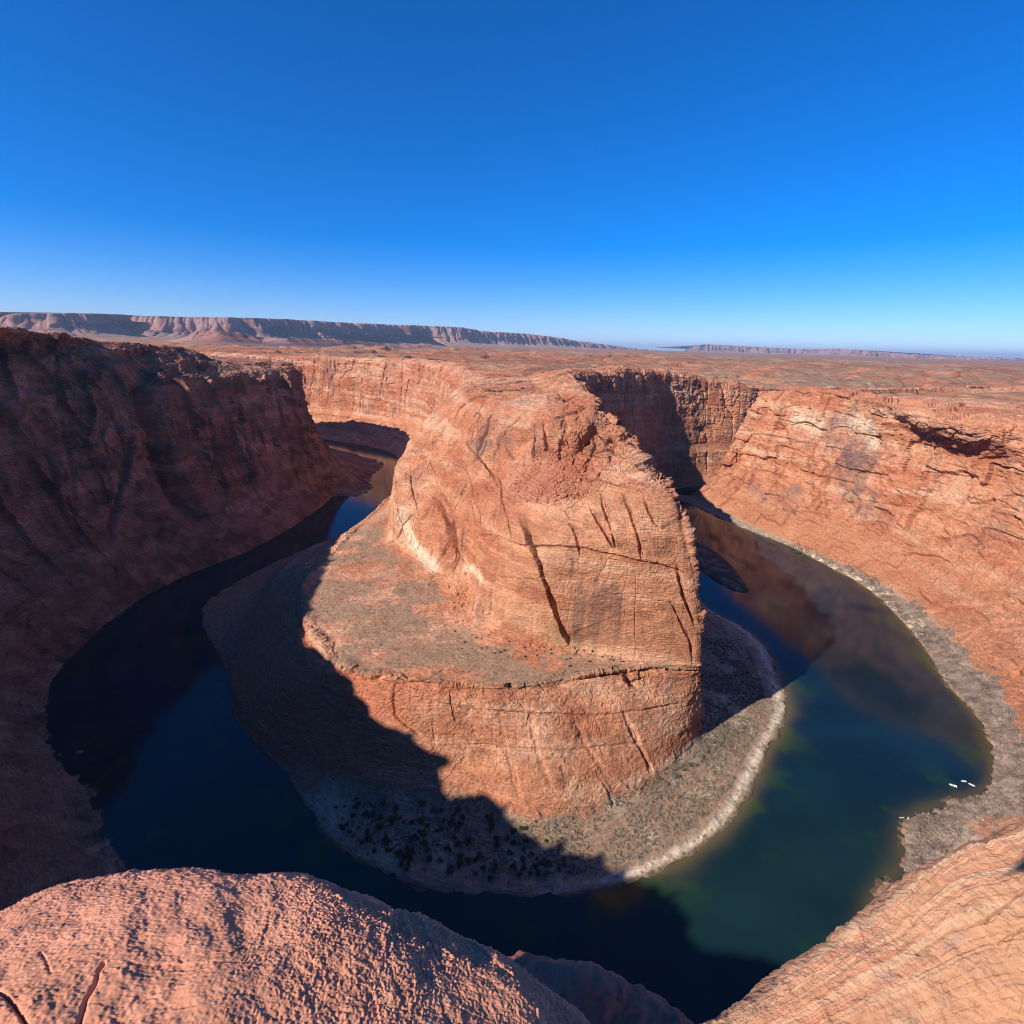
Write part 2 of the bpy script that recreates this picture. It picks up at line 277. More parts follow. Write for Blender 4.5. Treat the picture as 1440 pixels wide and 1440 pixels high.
G, uu, vv = loft(inner, dens=1.05)
print('inner', G.shape)
INNER_RIM = [hermite([p for _, p in r], [a for a, _ in r], np.arange(0, 24.01, .25)) for r in inner]
Uq, Vq = np.meshgrid(uu, vv)
base_in = G.copy()
rv = np.array([.1, .12, .35, .85, .45, .8, .9, .95, .9, .8, .35])      # relief per row
def rowmap(vals, V): return np.interp(V, np.arange(len(vals)), vals)
rough = rowmap(rv, Vq)
front = sstep(5, 6.5, Uq)*(1-sstep(15, 15.6, Uq))
# beach and bench are smooth, the butte face gentle
beach = ((Vq > .9) & (Vq < 2.0) & (Uq > 9)).astype(float)
beachw = sstep(.6, 1, Vq)*(1-sstep(1.8, 2.05, Vq))
bench = sstep(3.0, 3.15, Vq)*(1-sstep(3.8, 4.0, Vq))
rough = rough*(1-.93*beachw*sstep(4, 5, Uq)*(1-sstep(18, 20, Uq)))*(1-.9*bench)
low = sstep(2.0, 2.2, Vq)*(1-sstep(2.9, 3, Vq))*front; rough = rough*(1-.45*low)
wall = sstep(3.95, 4.1, Vq)*(1-sstep(5.9, 6.1, Vq))*sstep(8.2, 9, Uq)*(1-sstep(15, 15.4, Uq)); rough = rough*(1-.55*wall)
topr = sstep(6.6, 7.1, Vq)*sstep(9.5, 11, Uq)*(1-sstep(16, 17, Uq)); rough = rough*(1+.65*topr)
calm = sstep(4.1, 4.6, Vq)*(1-sstep(8.5, 9, Vq))*sstep(4, 5, Uq)*(1-sstep(9.5, 11, Uq)); rough = rough*(1-.35*calm); frontz = sstep(4.5, 6, Uq)*(1-sstep(14.5, 15.5, Uq)); J_ = 1-.85*low-.75*wall; G = rock_displace(G, rough*(1+.25*low), joint=J_, strata=1.0-.35*wall, seed=0, blocks=(1.0-.5*wall-.35*low)*(1-.5*calm), big_blocks=2.5*sstep(4, 5, Vq)*(1-wall)*frontz*(1-calm))

# --- cracks, seams and ledges drawn on the butte: each is a line lying on the surface, cut in
px, py, wz = proj(base_in); front_ok = (n0 := normals(base_in))
view = base_in-[0, 0, H]; facing = (n0*view).sum(-1)
flip_inner = np.median(facing[(Vq > 4) & (Vq < 5) & (Uq > 9) & (Uq < 14)]) > 0
sgn = -1 if flip_inner else 1
okm = (facing*sgn < 0) & (Vq > 1.0) & (Uq > 4.6) & (Uq < 15.9)
def on_surface(pts, G, okm, px, py):
    out = []
    for x, y in pts:
        d = (px-x)**2+(py-y)**2+np.where(okm, 0, 1e9); k = np.argmin(d); out.append(G.reshape(-1, 3)[k])
    return np.array(out)
def dense(pts, n=10):
    pts = np.asarray(pts, float); t = np.arange(len(pts)); return hermite(pts, t, np.linspace(0, len(pts)-1, (len(pts)-1)*n+1))
def side_of(px, py, pts):
    """+1 to the right of / below the drawn line"""
    d = np.full(px.shape, 1e9); sg = np.zeros(px.shape)
    for (x1, y1), (x2, y2) in zip(pts[:-1], pts[1:]):
        vx, vy = x2-x1, y2-y1; t = np.clip(((px-x1)*vx+(py-y1)*vy)/max(vx*vx+vy*vy, 1e-6), 0, 1)
        q = np.hypot(px-x1-t*vx, py-y1-t*vy); k = q < d; d = np.where(k, q, d); sg = np.where(k, np.sign(vy*(px-x1)-vx*(py-y1)), sg)
    return sg
def dist3(G, pts):
    """distance to a 3-D polyline, and position along it"""
    lo = pts.min(0)-55; hi = pts.max(0)+55
    m = ((G > lo) & (G < hi)).all(-1); Q = G[m]; d = np.full(len(Q), 1e9); s = np.zeros(len(Q)); n = len(pts)-1
    for i, (a, b) in enumerate(zip(pts[:-1], pts[1:])):
        ab = b-a; t = np.clip(((Q-a)@ab)/max(ab@ab, 1e-9), 0, 1); q = np.linalg.norm(Q-(a+t[:, None]*ab), axis=-1)
        k = q < d; d[k] = q[k]; s[k] = (i+t[k])/n
    return m, d, s
cracks = [  # (points in the photograph, half width m, depth m, side shelf)
 ([(735, 728), (748, 765), (762, 800), (775, 840), (790, 880), (803, 908)], 2.3, 34),
 ([(612, 690), (628, 725), (634, 760), (640, 808)], 4.2, 20),
 ([(618, 685), (640, 715), (650, 750), (655, 795)], 2.2, 8),
 ([(655, 590), (665, 620), (680, 650), (695, 672)], 2.0, 7),
 ([(640, 585), (650, 570), (670, 562), (700, 558)], 1.6, 5),
 ([(660, 600), (672, 580), (682, 600), (682, 635)], 1.4, 4),
 ([(688, 640), (705, 690), (718, 735), (722, 762)], .8, 2.8),
 ([(845, 690), (858, 735), (868, 775)], 1.4, 4.5),
 ([(828, 708), (845, 740), (866, 776)], 1.2, 4),
 ([(875, 690), (892, 730), (905, 790)], 1.5, 4.5),
 ([(800, 735), (812, 755), (818, 785)], 1.0, 3),
 ([(905, 690), (918, 725), (930, 745)], 1.2, 3.5),
 ([(660, 760), (700, 755), (740, 768), (800, 770), (870, 782), (935, 796), (965, 806)], .9, 2.4),
 ([(952, 790), (958, 825), (966, 850), (978, 880)], 1.8, 5),
 ([(940, 840), (952, 865), (970, 900), (975, 932)], 1.2, 3.5),
 ([(895, 800), (893, 860), (894, 925)], .5, 1.0),
 ([(560, 690), (562, 720), (570, 760)], 1.0, 3), ([(575, 650), (582, 690), (590, 720)], 1.2, 4), ([(600, 640), (612, 665), (628, 700)], .9, 2.5),
 ([(648, 640), (668, 690), (682, 740), (690, 768)], .9, 2.5), ([(612, 600), (606, 640), (600, 668)], 1.0, 3), ([(668, 700), (672, 740), (668, 765)], 1.0, 3),
 ([(720, 600), (716, 630), (722, 648)], 1.6, 5), ([(752, 592), (758, 620), (754, 650)], 2.0, 6), ([(772, 600), (774, 640)], 1.6, 5), ([(800, 600), (792, 630), (788, 655)], 2.0, 6),
 ([(828, 612), (815, 640), (806, 660)], 1.6, 5), ([(850, 622), (838, 650), (822, 668)], 1.6, 5), ([(870, 638), (858, 662), (842, 680)], 1.6, 5), ([(730, 575), (790, 585), (850, 600)], 1.6, 3), ([(640, 556), (700, 552), (780, 560)], 1.5, 3),
 ([(700, 810), (760, 815)], .6, .9), ([(840, 830), (900, 840), (960, 850)], .5, .8), ([(735, 850), (790, 846)], .5, .7),
 ([(520, 965), (600, 985), (700, 1000), (850, 1005), (975, 985)], 1.0, 1.2), ([(620, 1045), (700, 1050), (800, 1055), (930, 1040)], 1.0, 1.0), ([(560, 950), (556, 1000), (600, 1040)], 1.2, 2),
 # lower cliff gullies
 ([(870, 985), (885, 1020), (905, 1060), (918, 1090)], 1.6, 1.5), ([(700, 990), (712, 1050), (735, 1140)], 1.8, .8),
 ([(745, 980), (752, 1040), (775, 1110)], 2.0, .7), ([(800, 985), (820, 1040), (860, 1100)], 2.0, .7),
 ([(878, 945), (886, 958), (898, 962)], 3.0, 6),
]
crack_w = np.zeros(G.shape[:2])
nn = normals(base_in)*(-sgn*-1)
out_n = normals(base_in)*(1 if (normals(base_in)*view).sum(-1)[(Vq > 4) & (Vq < 5) & (Uq > 9) & (Uq < 14)].mean() < 0 else -1)
OUTSIGN = 1 if (out_n is not None and np.allclose(out_n[0, 0], normals(base_in)[0, 0])) else -1
for bx_, by_, rx_, hh_ in [(598, 748, 22, 8), (641, 772, 13, -15), (700, 845, 26, 5), (622, 680, 20, 4), (676, 622, 20, 7), (655, 590, 14, -4), (718, 612, 17, 6), (742, 622, 10, -5), (764, 620, 16, 6),
                         (785, 625, 9, -4), (812, 625, 16, 6), (700, 735, 22, 4), (848, 742, 15, 3.5), (885, 745, 14, 3.5), (918, 735, 14, 4), (795, 750, 18, 3), (660, 725, 18, 4), (700, 668, 22, -4), (575, 690, 18, 3)]:
    c3_ = on_surface([(bx_, by_)], base_in, okm, px, py)[0]; dd_ = G-c3_; dd_[..., 2] *= .55
    G += out_n*(hh_*np.exp(-((dd_**2).sum(-1)/rx_**2)**1.5))[..., None]
for pts, hw, dp in cracks:
    hw = hw*(.8 if dp < 15 else 1)
    L3 = on_surface(dense(pts, 5), base_in, okm, px, py)
    wob = 1
    m, d, s = dist3(base_in, L3)
    if not m.any(): continue
    tap = np.clip(np.minimum(s*3.2, (1-s)*7), .05, 1)
    Gm = base_in[m]; d = np.abs(d+2.2*fbm(S(Gm, 12), 4, 77, .6)*min(1, hw/1.5))
    prof = np.exp(-(np.abs(d)/(hw*(1+.7*fbm(S(Gm, 20), 2, 78))))**3)*tap
    sg = side_of(px[m], py[m], pts); stp = (sg > 0)*np.exp(-d/(9+hw*5))*tap*min(dp*.5, 5.0)*np.clip(d/hw, 0, 1)
    G[m] -= out_n[m]*(prof*dp-stp)[:, None]; crack_w[m] = np.maximum(crack_w[m], prof)
# bench-edge ledge: an overhanging lip
G[..., 2] += (fbm(S(G, 13), 3, 81)*1.6+fbm(S(G, 4.5), 2, 82)*.6)*sstep(.5, .95, Vq)*(1-sstep(1.05, 1.35, Vq))
n = normals(G)*OUTSIGN
led = np.exp(-((Vq-2.93)/.035)**2)*front; G[..., 2] += 0
G -= out_n*(led*2.6*(0.6+.6*fbm(S(G, 14), 2, 88)))[..., None]
# colours
col, flat = rock_color(G, n, rough, 0)
P2 = G[..., :2]
nz = np.clip(n[..., 2], 0, 1)
b1 = fbm(S(G, 22), 4, 61); b2 = fbm(S(G, 5), 3, 62)
frontish = sstep(4.4, 5, Uq)*(1-sstep(18.5, 19.5, Uq))
benchc = sstep(2.95, 3.03, Vq)*(1-sstep(3.72, 3.98, Vq))*frontish
tanw = benchc*sstep(-.30, .05, b1+.25*b2+.20*(Vq-3.3)*-1)
col = mix(col, TAN, np.clip(tanw, 0, .92))
col = mix(col, np.broadcast_to(RUST*1.5, col.shape), sstep(.1, .5, fbm(S(G, 12), 3, 63))*.35*benchc)
# slump of broken rubble between the two cliffs
slump = np.exp(-(((px-775)/60)**2+((py-672)/38)**2)**1.5)*okm
col = mix(col, DEEP*.9, np.clip(slump, 0, 1)*.75)
# tan dust on the flat tops
topc = sstep(7.9, 8.4, Vq)*sstep(.75, .95, nz); col = mix(col, TAN*1.15, topc*.45*sstep(-.2, .5, b1))
# beach: scrubby flat with a pale sand rim and wet foot
bt = np.clip(Vq-1, 0, 1); bmask = (Vq >= .5) & (Vq < 2.12)
bw = bmask*sstep(9, 9.6, Uq)*(1-sstep(18.3, 18.8, Uq))
bc = mix(np.broadcast_to(TAN*1.1, col.shape), SCRUB*1.1, sstep(-.1, .3, fbm(S(G, 4), 3, 64)))
bc = mix(bc, SAND, sstep(.05, .45, fbm(S(G, 18), 3, 65))*.7)
rim_sand = np.exp(-((bt-.16-.07*fbm(S(G, 22), 3, 66))/(.055+.05*np.abs(fbm(S(G, 30), 2, 68))))**2)*sstep(-.6, -.1, fbm(S(G, 12), 3, 69))*sstep(12.2, 13.2, Uq)
bc = mix(bc, WHITE*1.05, rim_sand*.9)
bc = mix(bc, MUD, (1-sstep(.03, .09, bt)))
bc = mix(bc, ORANGE*.8, sstep(.86, 1, bt)*sstep(-.2, .3, b1)*.6)
col = mix(col, bc, np.clip(bw, 0, 1)*(1-sstep(2.0, 2.12, Vq)))
lowl = (Vq > 2)*(Vq < 2.95)*sstep(5, 6, Uq)*(1-sstep(9, 10.5, Uq)); col = mix(col, np.array([.44, .155, .085]), lowl*.95)
lw = bmask*sstep(4.2, 5, Uq)*(1-sstep(9, 9.6, Uq)); col = mix(col, np.array([.36, .15, .09]), lw*.9)
# pale water-washed streaks and the white arch under the butte
def patch(col, pts, r, c, a=.8, sd=90, G=None, src=None):
    L3 = on_surface(dense(pts, 4), base_in, okm, px, py); m, d, s = dist3(base_in, L3)
    if not m.any(): return
    w_ = np.exp(-(d/r)**3)*a*np.clip(.7+.8*fbm(S(base_in[m], 5, 5, 25), 3, sd), 0, 1); col[m] = mix(col[m], c, w_)
patch(col, [(566, 725), (580, 760), (612, 800)], 8, WHITE, .95)
patch(col, [(585, 750), (600, 785)], 5, WHITE*1.1, .9)
patch(col, [(655, 800), (668, 800), (682, 815)], 4, WHITE*1.1, .9)
patch(col, [(617, 740), (622, 770), (630, 800)], 5, RUST, .6)
col = np.where((wall > .3)[..., None], mix(col, col.mean(axis=-1, keepdims=True)*np.array([1.72, .84, .46]), wall*.35), col)
patch(col, [(840, 590), (842, 640)], 7, VARN, .5)
patch(col, [(715, 590), (722, 625)], 6, VARN, .5); patch(col, [(755, 600), (760, 640)], 6, VARN, .5)
patch(col, [(780, 895), (800, 905)], 8, OLIVE*.9, .6); patch(col, [(560, 905), (640, 905)], 22, TAN, .5)
# scattered dots of desert scrub
sc_ = fbm(S(G, 2.2), 2, 67); dots = sstep(.42, .6, sc_)*sstep(.35, .7, nz)*(Vq < 4)
col = mix(col, OLIVE*.45, dots*.75)
col[Vq < 1] = MUD*.6
IN_G, IN_U, IN_V, IN_okm, IN_px, IN_py = G, Uq, Vq, okm, px, py
iu = np.searchsorted(uu, 19.0); il = np.searchsorted(uu, 3.5)
o = grid_obj('butte', G[:, il:iu+1], col[:, il:iu+1], M_rock, flip=OUTSIGN < 0, smooth=False)
tag(o, 'big rounded orange sandstone butte standing inside the river bend', 'butte')
o = grid_obj('canyon_wall_far_left', G[:, :il+1], col[:, :il+1], M_rock, flip=OUTSIGN < 0, smooth=False); tag(o, kind='structure')
o = grid_obj('canyon_wall_far_right', G[:, iu:], col[:, iu:], M_rock, flip=OUTSIGN < 0, smooth=False); tag(o, kind='structure')

# ==================================================================  OUTER SIDE: the canyon rim we stand on
outer = [
 # 0 bed
 e((0, Wd(-2600, 1790, -9)), (1, Wd(-1100, 1690, -9)), (2, Wd(-600, 1560, -9)), (3, Z(505, 640, -9)+[15, 10, 0]), (4, Z(541, 655, -9)), (5, Wd(-288, 1050, -9)), (6, Wd(-322, 985, -9)), (7, Wd(-350, 900, -9)), (8, Wd(-376, 700, -9)), (9, Wd(-418, 590, -9)), (10, Wd(-418, 470, -9)), (11, Wd(-378, 365, -9)), (12, Wd(-275, 290, -9)), (13, Wd(-215, 235, -9)), (14, Wd(-120, 150, -9)), (15, Wd(0, 118, -9)), (16, Wd(110, 130, -9)), (17, Wd(185, 200, -9)), (18, Wd(250, 265, -9)), (19, Wd(312, 302, -9)), (20, Wd(360, 330, -9)), (21, Wd(408, 428, -9)), (22, Wd(450, 541, -9)), (23, Wd(464, 632, -9)), (24, Wd(452, 697, -9)), (25, Wd(400, 850, -9)), (26, Wd(362, 970, -9)), (27, Wd(350, 1045, -9)), (28, Wd(480, 1110, -9)), (29, Wd(1500, 1420, -9))),
 # 1 water line
 e((0, Wd(-2600, 1760, 0)), (1, Wd(-1100, 1660, 0)), (2, Wd(-620, 1530, 0)), (3, Z(503, 640, 0)), (4, Z(539, 655, 0)), (4.5, Z(524, 668, 0)), (5, Z(522, 686, 0)), (5.5, Z(500, 698, 0)), (6, Z(470, 698, 0)), (7, Z(452, 713, 0)), (7.5, Z(410, 742, 0)), (8, Z(350, 775, 0)), (8.5, Z(290, 798, 0)), (9, Z(240, 820, 0)), (9.5, Z(190, 848, 0)), (10, Z(133, 893, 0)), (10.5, Z(84, 942, 0)), (11, Z(64, 1000, 0)), (11.5, Z(78, 1062, 0)), (12, Z(129, 1107, 0)), (12.5, Z(147, 1169, 0)), (13, Z(178, 1225, 0)), (14, Wd(-125, 135, 0)), (15, Wd(0, 100, 0)), (16, Wd(112, 115, 0)), (17, Z(1222, 1305, 0)), (17.5, Z(1228, 1262, 0)), (18, Z(1268, 1215, 0)), (18.5, Z(1275, 1152, 0)), (19, Z(1345, 1124, 0)), (19.5, Z(1388, 1105, 0)), (20, Z(1395, 1065, 0)), (20.5, Z(1375, 1010, 0)), (21, Z(1330, 960, 0)), (21.5, Z(1303, 915, 0)), (22, Z(1270, 875, 0)), (23, Z(1215, 825, 0)), (24, Z(1165, 797, 0)), (24.5, Z(1110, 768, 0)), (25, Z(1050, 745, 0)), (26, Z(985, 715, 0)), (27, Z(950, 698, 0)), (28, Wd(470, 1095, 0)), (29, Wd(1500, 1390, 0))),
 # 2 bank
 e((0, Wd(-2600, 1730, 8)), (1, Wd(-1100, 1630, 8)), (2, Wd(-640, 1500, 10)), (3, Z(490, 640, 8)), (4, Z(515, 655, 10)), (5, Z(500, 680, 8)), (6, Z(465, 690, 8)), (7, Wd(-372, 930, 10)), (8, Wd(-400, 706, 10)), (9, Wd(-447, 594, 10)), (10, Wd(-450, 468, 10)), (11, Wd(-408, 350, 10)), (12, Wd(-305, 268, 10)), (13, Wd(-240, 212, 10)), (14, Wd(-132, 118, 10)), (15, Wd(0, 82, 10)), (16, Wd(118, 98, 10)), (17, Wd(235, 172, 8)), (18, Wd(290, 215, 9)), (19, Wd(352, 262, 10)), (20, Wd(402, 318, 11)), (20.5, Wd(432, 370, 12)), (21, Wd(452, 421, 12)), (22, Wd(489, 530, 11)), (23, Wd(499, 622, 9)), (24, Wd(484, 706, 7)), (25, Wd(429, 864, 7)), (26, Wd(398, 990, 8)), (27, Wd(385, 1052, 8)), (28, Wd(470, 1072, 8)), (29, Wd(1500, 1360, 8))),
 # 3 slope
 e((0, Wd(-2600, 1680, 55)), (1, Wd(-1100, 1580, 55)), (2, Wd(-660, 1450, 55)), (3, Wd(-520, 1290, 50)), (4, Wd(-420, 1170, 50)), (5, Wd(-380, 1050, 55)), (6, Wd(-395, 960, 60)), (7, Wd(-420, 880, 62)), (8, Wd(-455, 700, 65)), (9, Wd(-495, 590, 70)), (10, Wd(-500, 455, 70)), (11, Wd(-460, 325, 70)), (12, Wd(-372, 236, 70)), (13, Wd(-298, 135, 70)), (14, Wd(-155, 55, 70)), (15, Wd(0, 40, 75)), (16, Wd(135, 66, 75)), (17, Wd(285, 118, 55)), (18, Wd(350, 155, 50)), (19, Wd(430, 215, 48)), (20, Wd(480, 290, 50)), (21, Wd(520, 400, 50)), (22, Wd(552, 520, 50)), (23, Wd(558, 610, 48)), (24, Wd(540, 716, 45)), (25, Wd(478, 880, 42)), (26, Wd(432, 1010, 42)), (27, Wd(425, 1048, 45)), (28, Wd(480, 1040, 45)), (29, Wd(1500, 1320, 45))),
 # 4 mid cliff
 e((0, Wd(-2600, 1660, 140)), (1, Wd(-1100, 1615, 140)), (2, Wd(-635, 1465, 140)), (3, Wd(-530, 1285, 140)), (4, Wd(-462, 1130, 140)), (5, Wd(-405, 1030, 150)), (6, Wd(-425, 945, 155)), (7, Wd(-455, 870, 160)), (8, Wd(-492, 700, 165)), (9, Wd(-535, 590, 170)), (10, Wd(-540, 440, 170)), (11, Wd(-492, 305, 170)), (12, Wd(-425, 230, 170)), (13, Wd(-340, 75, 170)), (14, Wd(-200, -10, 175)), (15, Wd(0, -6, 150)), (16, Wd(160, 34, 160)), (17, Wd(330, 72, 120)), (18, Wd(410, 110, 110)), (19, Wd(495, 175, 108)), (20, Wd(545, 270, 110)), (21, Wd(578, 385, 112)), (22, Wd(598, 520, 115)), (23, Wd(592, 625, 118)), (24, Wd(570, 728, 120)), (25, Wd(508, 890, 118)), (26, Wd(458, 1020, 112)), (27, Wd(455, 1052, 115)), (28, Wd(500, 1030, 115)), (29, Wd(1500, 1300, 115))),
 # 5 below the rim
 e((0, Wd(-2600, 1650, 215)), (1, Wd(-1100, 1606, 215)), (2, Wd(-645, 1456, 215)), (3, Wd(-542, 1275, 215)), (4, Wd(-485, 1110, 215)), (5, Wd(-416, 1018, 222)), (6, Wd(-440, 940, 232)), (7, Wd(-480, 862, 240)), (8, Wd(-520, 700, 250)), (9, Wd(-560, 590, 262)), (10, Wd(-560, 430, 265)), (11, Wd(-500, 290, 265)), (12, Wd(-448, 224, 265)), (13, Wd(-368, 34, 265)), (14, Wd(-240, -50, 268)), (15, Wd(0, -32, 232)), (16, Wd(180, 15, 250)), (17, Wd(375, 30, 205)), (18, Wd(470, 70, 185)), (19, Wd(560, 140, 175)), (20, Wd(600, 250, 172)), (21, Wd(612, 380, 172)), (22, Wd(615, 530, 175)), (23, Wd(602, 650, 180)), (24, Wd(575, 755, 180)), (25, Wd(530, 900, 182)), (26, Wd(478, 1035, 178)), (27, Wd(478, 1060, 180)), (28, Wd(520, 1035, 180)), (29, Wd(1500, 1290, 180))),
 # 6 rim
 e((0, Wd(-2600, 1645, 245)), (1, Wd(-1100, 1600, 248)), (2, Wd(-650, 1450, 246)), (3, Wd(-550, 1265, 244)), (4, Wd(-500, 1095, 245)), (5, Y(417, 518, 1012)), (6, Y(382, 512, 1000)), (6.5, Y(345, 511, 975)), (7, Y(310, 508, 950)), (7.5, Y(285, 500, 920)), (8, Y(243, 490, 870)), (8.4, Y(228, 492, 850)), (8.6, Y(208, 485, 820)), (9, Y(150, 480, 765)), (9.5, Y(108, 475, 700)), (10, Y(60, 470, 640)), (10.5, Y(0, 461, 560)), (11, Wd(-530, 430, 299)), (11.5, Wd(-482, 300, 298)), (12, Wd(-472, 226, 298)), (12.2, Wd(-464, 172, 298)), (12.45, Wd(-416, 118, 298)), (12.65, Wd(-420, 92, 298)), (12.85, Wd(-391, 66, 298)), (13.05, Wd(-396, 27, 297)), (13.2, Wd(-373, 24, 297)), (13.4, Wd(-350, 0, 297)), (13.65, Wd(-310, -29, 297)), (13.8, Wd(-286, -38, 297)), (14, Wd(-267, -67, 296)), (14.25, Wd(-240, -85, 296)), (14.6, Wd(-125, -85, 282)), (15, Wd(0, -42, 268)), (16, Wd(190, 4, 280)), (17, Wd(400, 8, 262)), (18, Wd(520, 40, 250)), (19, Wd(640, 110, 245)), (20, Wd(690, 240, 240)), (21, Wd(680, 400, 236)), (22, Wd(650, 560, 231)), (23, Y(1320, 588, 680)), (24, Y(1215, 560, 830)), (25, Y(1140, 550, 960)), (26, Y(1078, 555, 1060)), (27, Wd(520, 1085, 218)), (28, Wd(560, 1060, 221)), (29, Wd(1500, 1280, 236))),
 # 7 behind the rim
 e((0, Wd(-2600, 1560, 246)), (1, Wd(-1120, 1460, 248)), (2, Wd(-800, 1320, 248)), (3, Wd(-690, 1180, 248)), (4, Wd(-600, 1060, 248)), (5, Wd(-520, 1000, 250)), (6, Wd(-545, 960, 256)), (7, Wd(-590, 900, 264)), (8, Wd(-640, 800, 278)), (9, Wd(-680, 700, 290)), (10, Wd(-690, 560, 298)), (11, Wd(-650, 400, 300)), (12, Wd(-590, 200, 300)), (13, Wd(-480, -60, 300)), (14, Wd(-320, -190, 298)), (15, Wd(0, -120, 286)), (16, Wd(220, -70, 288)), (17, Wd(440, -70, 280)), (18, Wd(620, -40, 262)), (19, Wd(760, 60, 252)), (20, Wd(830, 240, 247)), (21, Wd(820, 420, 243)), (22, Wd(790, 620, 240)), (23, Wd(740, 790, 236)), (24, Wd(700, 920, 232)), (25, Wd(650, 1010, 229)), (26, Wd(590, 1090, 226)), (27, Wd(585, 1105, 226)), (28, Wd(640, 1080, 229)), (29, Wd(1500, 1250, 242))),
 # 8 under the plateau sheet
 e((0, Wd(-2600, 1400, 235)), (1, Wd(-1160, 1300, 236)), (2, Wd(-950, 1180, 236)), (3, Wd(-860, 1100, 237)), (4, Wd(-790, 1010, 238)), (5, Wd(-740, 960, 240)), (6, Wd(-750, 920, 246)), (7, Wd(-790, 860, 255)), (8, Wd(-830, 790, 266)), (9, Wd(-870, 700, 280)), (10, Wd(-880, 560, 288)), (11, Wd(-830, 360, 290)), (12, Wd(-740, 130, 290)), (13, Wd(-600, -180, 290)), (14, Wd(-400, -330, 290)), (15, Wd(0, -220, 290)), (16, Wd(260, -220, 286)), (17, Wd(500, -220, 272)), (18, Wd(740, -180, 256)), (19, Wd(920, -20, 245)), (20, Wd(1010, 240, 238)), (21, Wd(1000, 460, 234)), (22, Wd(960, 680, 230)), (23, Wd(890, 850, 226)), (24, Wd(840, 960, 222)), (25, Wd(770, 1040, 219)), (26, Wd(690, 1095, 216)), (27, Wd(680, 1115, 216)), (28, Wd(720, 1110, 216)), (29, Wd(1500, 1190, 220))),
]
G, uu, vv = loft(outer, dens=.85)
print('outer', G.shape)
Uq, Vq = np.meshgrid(uu, vv)
base_o = G.copy(); n0 = normals(G)
view = base_o-[0, 0, H]
m_ = (Vq > 4) & (Vq < 5) & (Uq > 8) & (Uq < 10)
OS = 1 if (n0*view).sum(-1)[m_].mean() < 0 else -1
rv = np.array([.05, .15, .45, .8, 1, 1.05, .9, .4, .2])
rough = rowmap(rv, Vq)
right = sstep(16, 17.5, Uq); leftw0 = 1-sstep(13, 16, Uq)
talus = sstep(1.7, 2.1, Vq)*(1-sstep(3.0, 3.5, Vq)); rough *= 1-.45*talus
rough *= 1-right*.22; rough *= 1+1.1*talus*right*sstep(18, 20, Uq)
rough *= 1-.85*np.exp(-((Uq-15)/.8)**2)*sstep(4.5, 5.5, Vq)
nb = (Uq > 17)*(Vq > .9)*(Vq < 2.1); rough = np.where(nb, rough*.25, rough)
G = rock_displace(G, rough, joint=1.0+.5*leftw0, strata=1.1, seed=5, lean=.15, blocks=1.2+.35*right, big_blocks=5.0*right)
out_n = n0*OS
px, py, wz = proj(base_o); okm = ((out_n*view).sum(-1) < 0) & (Vq > 1) & (((Uq > 4.5) & (Uq < 12)) | ((Uq > 19) & (Uq < 26.5)))
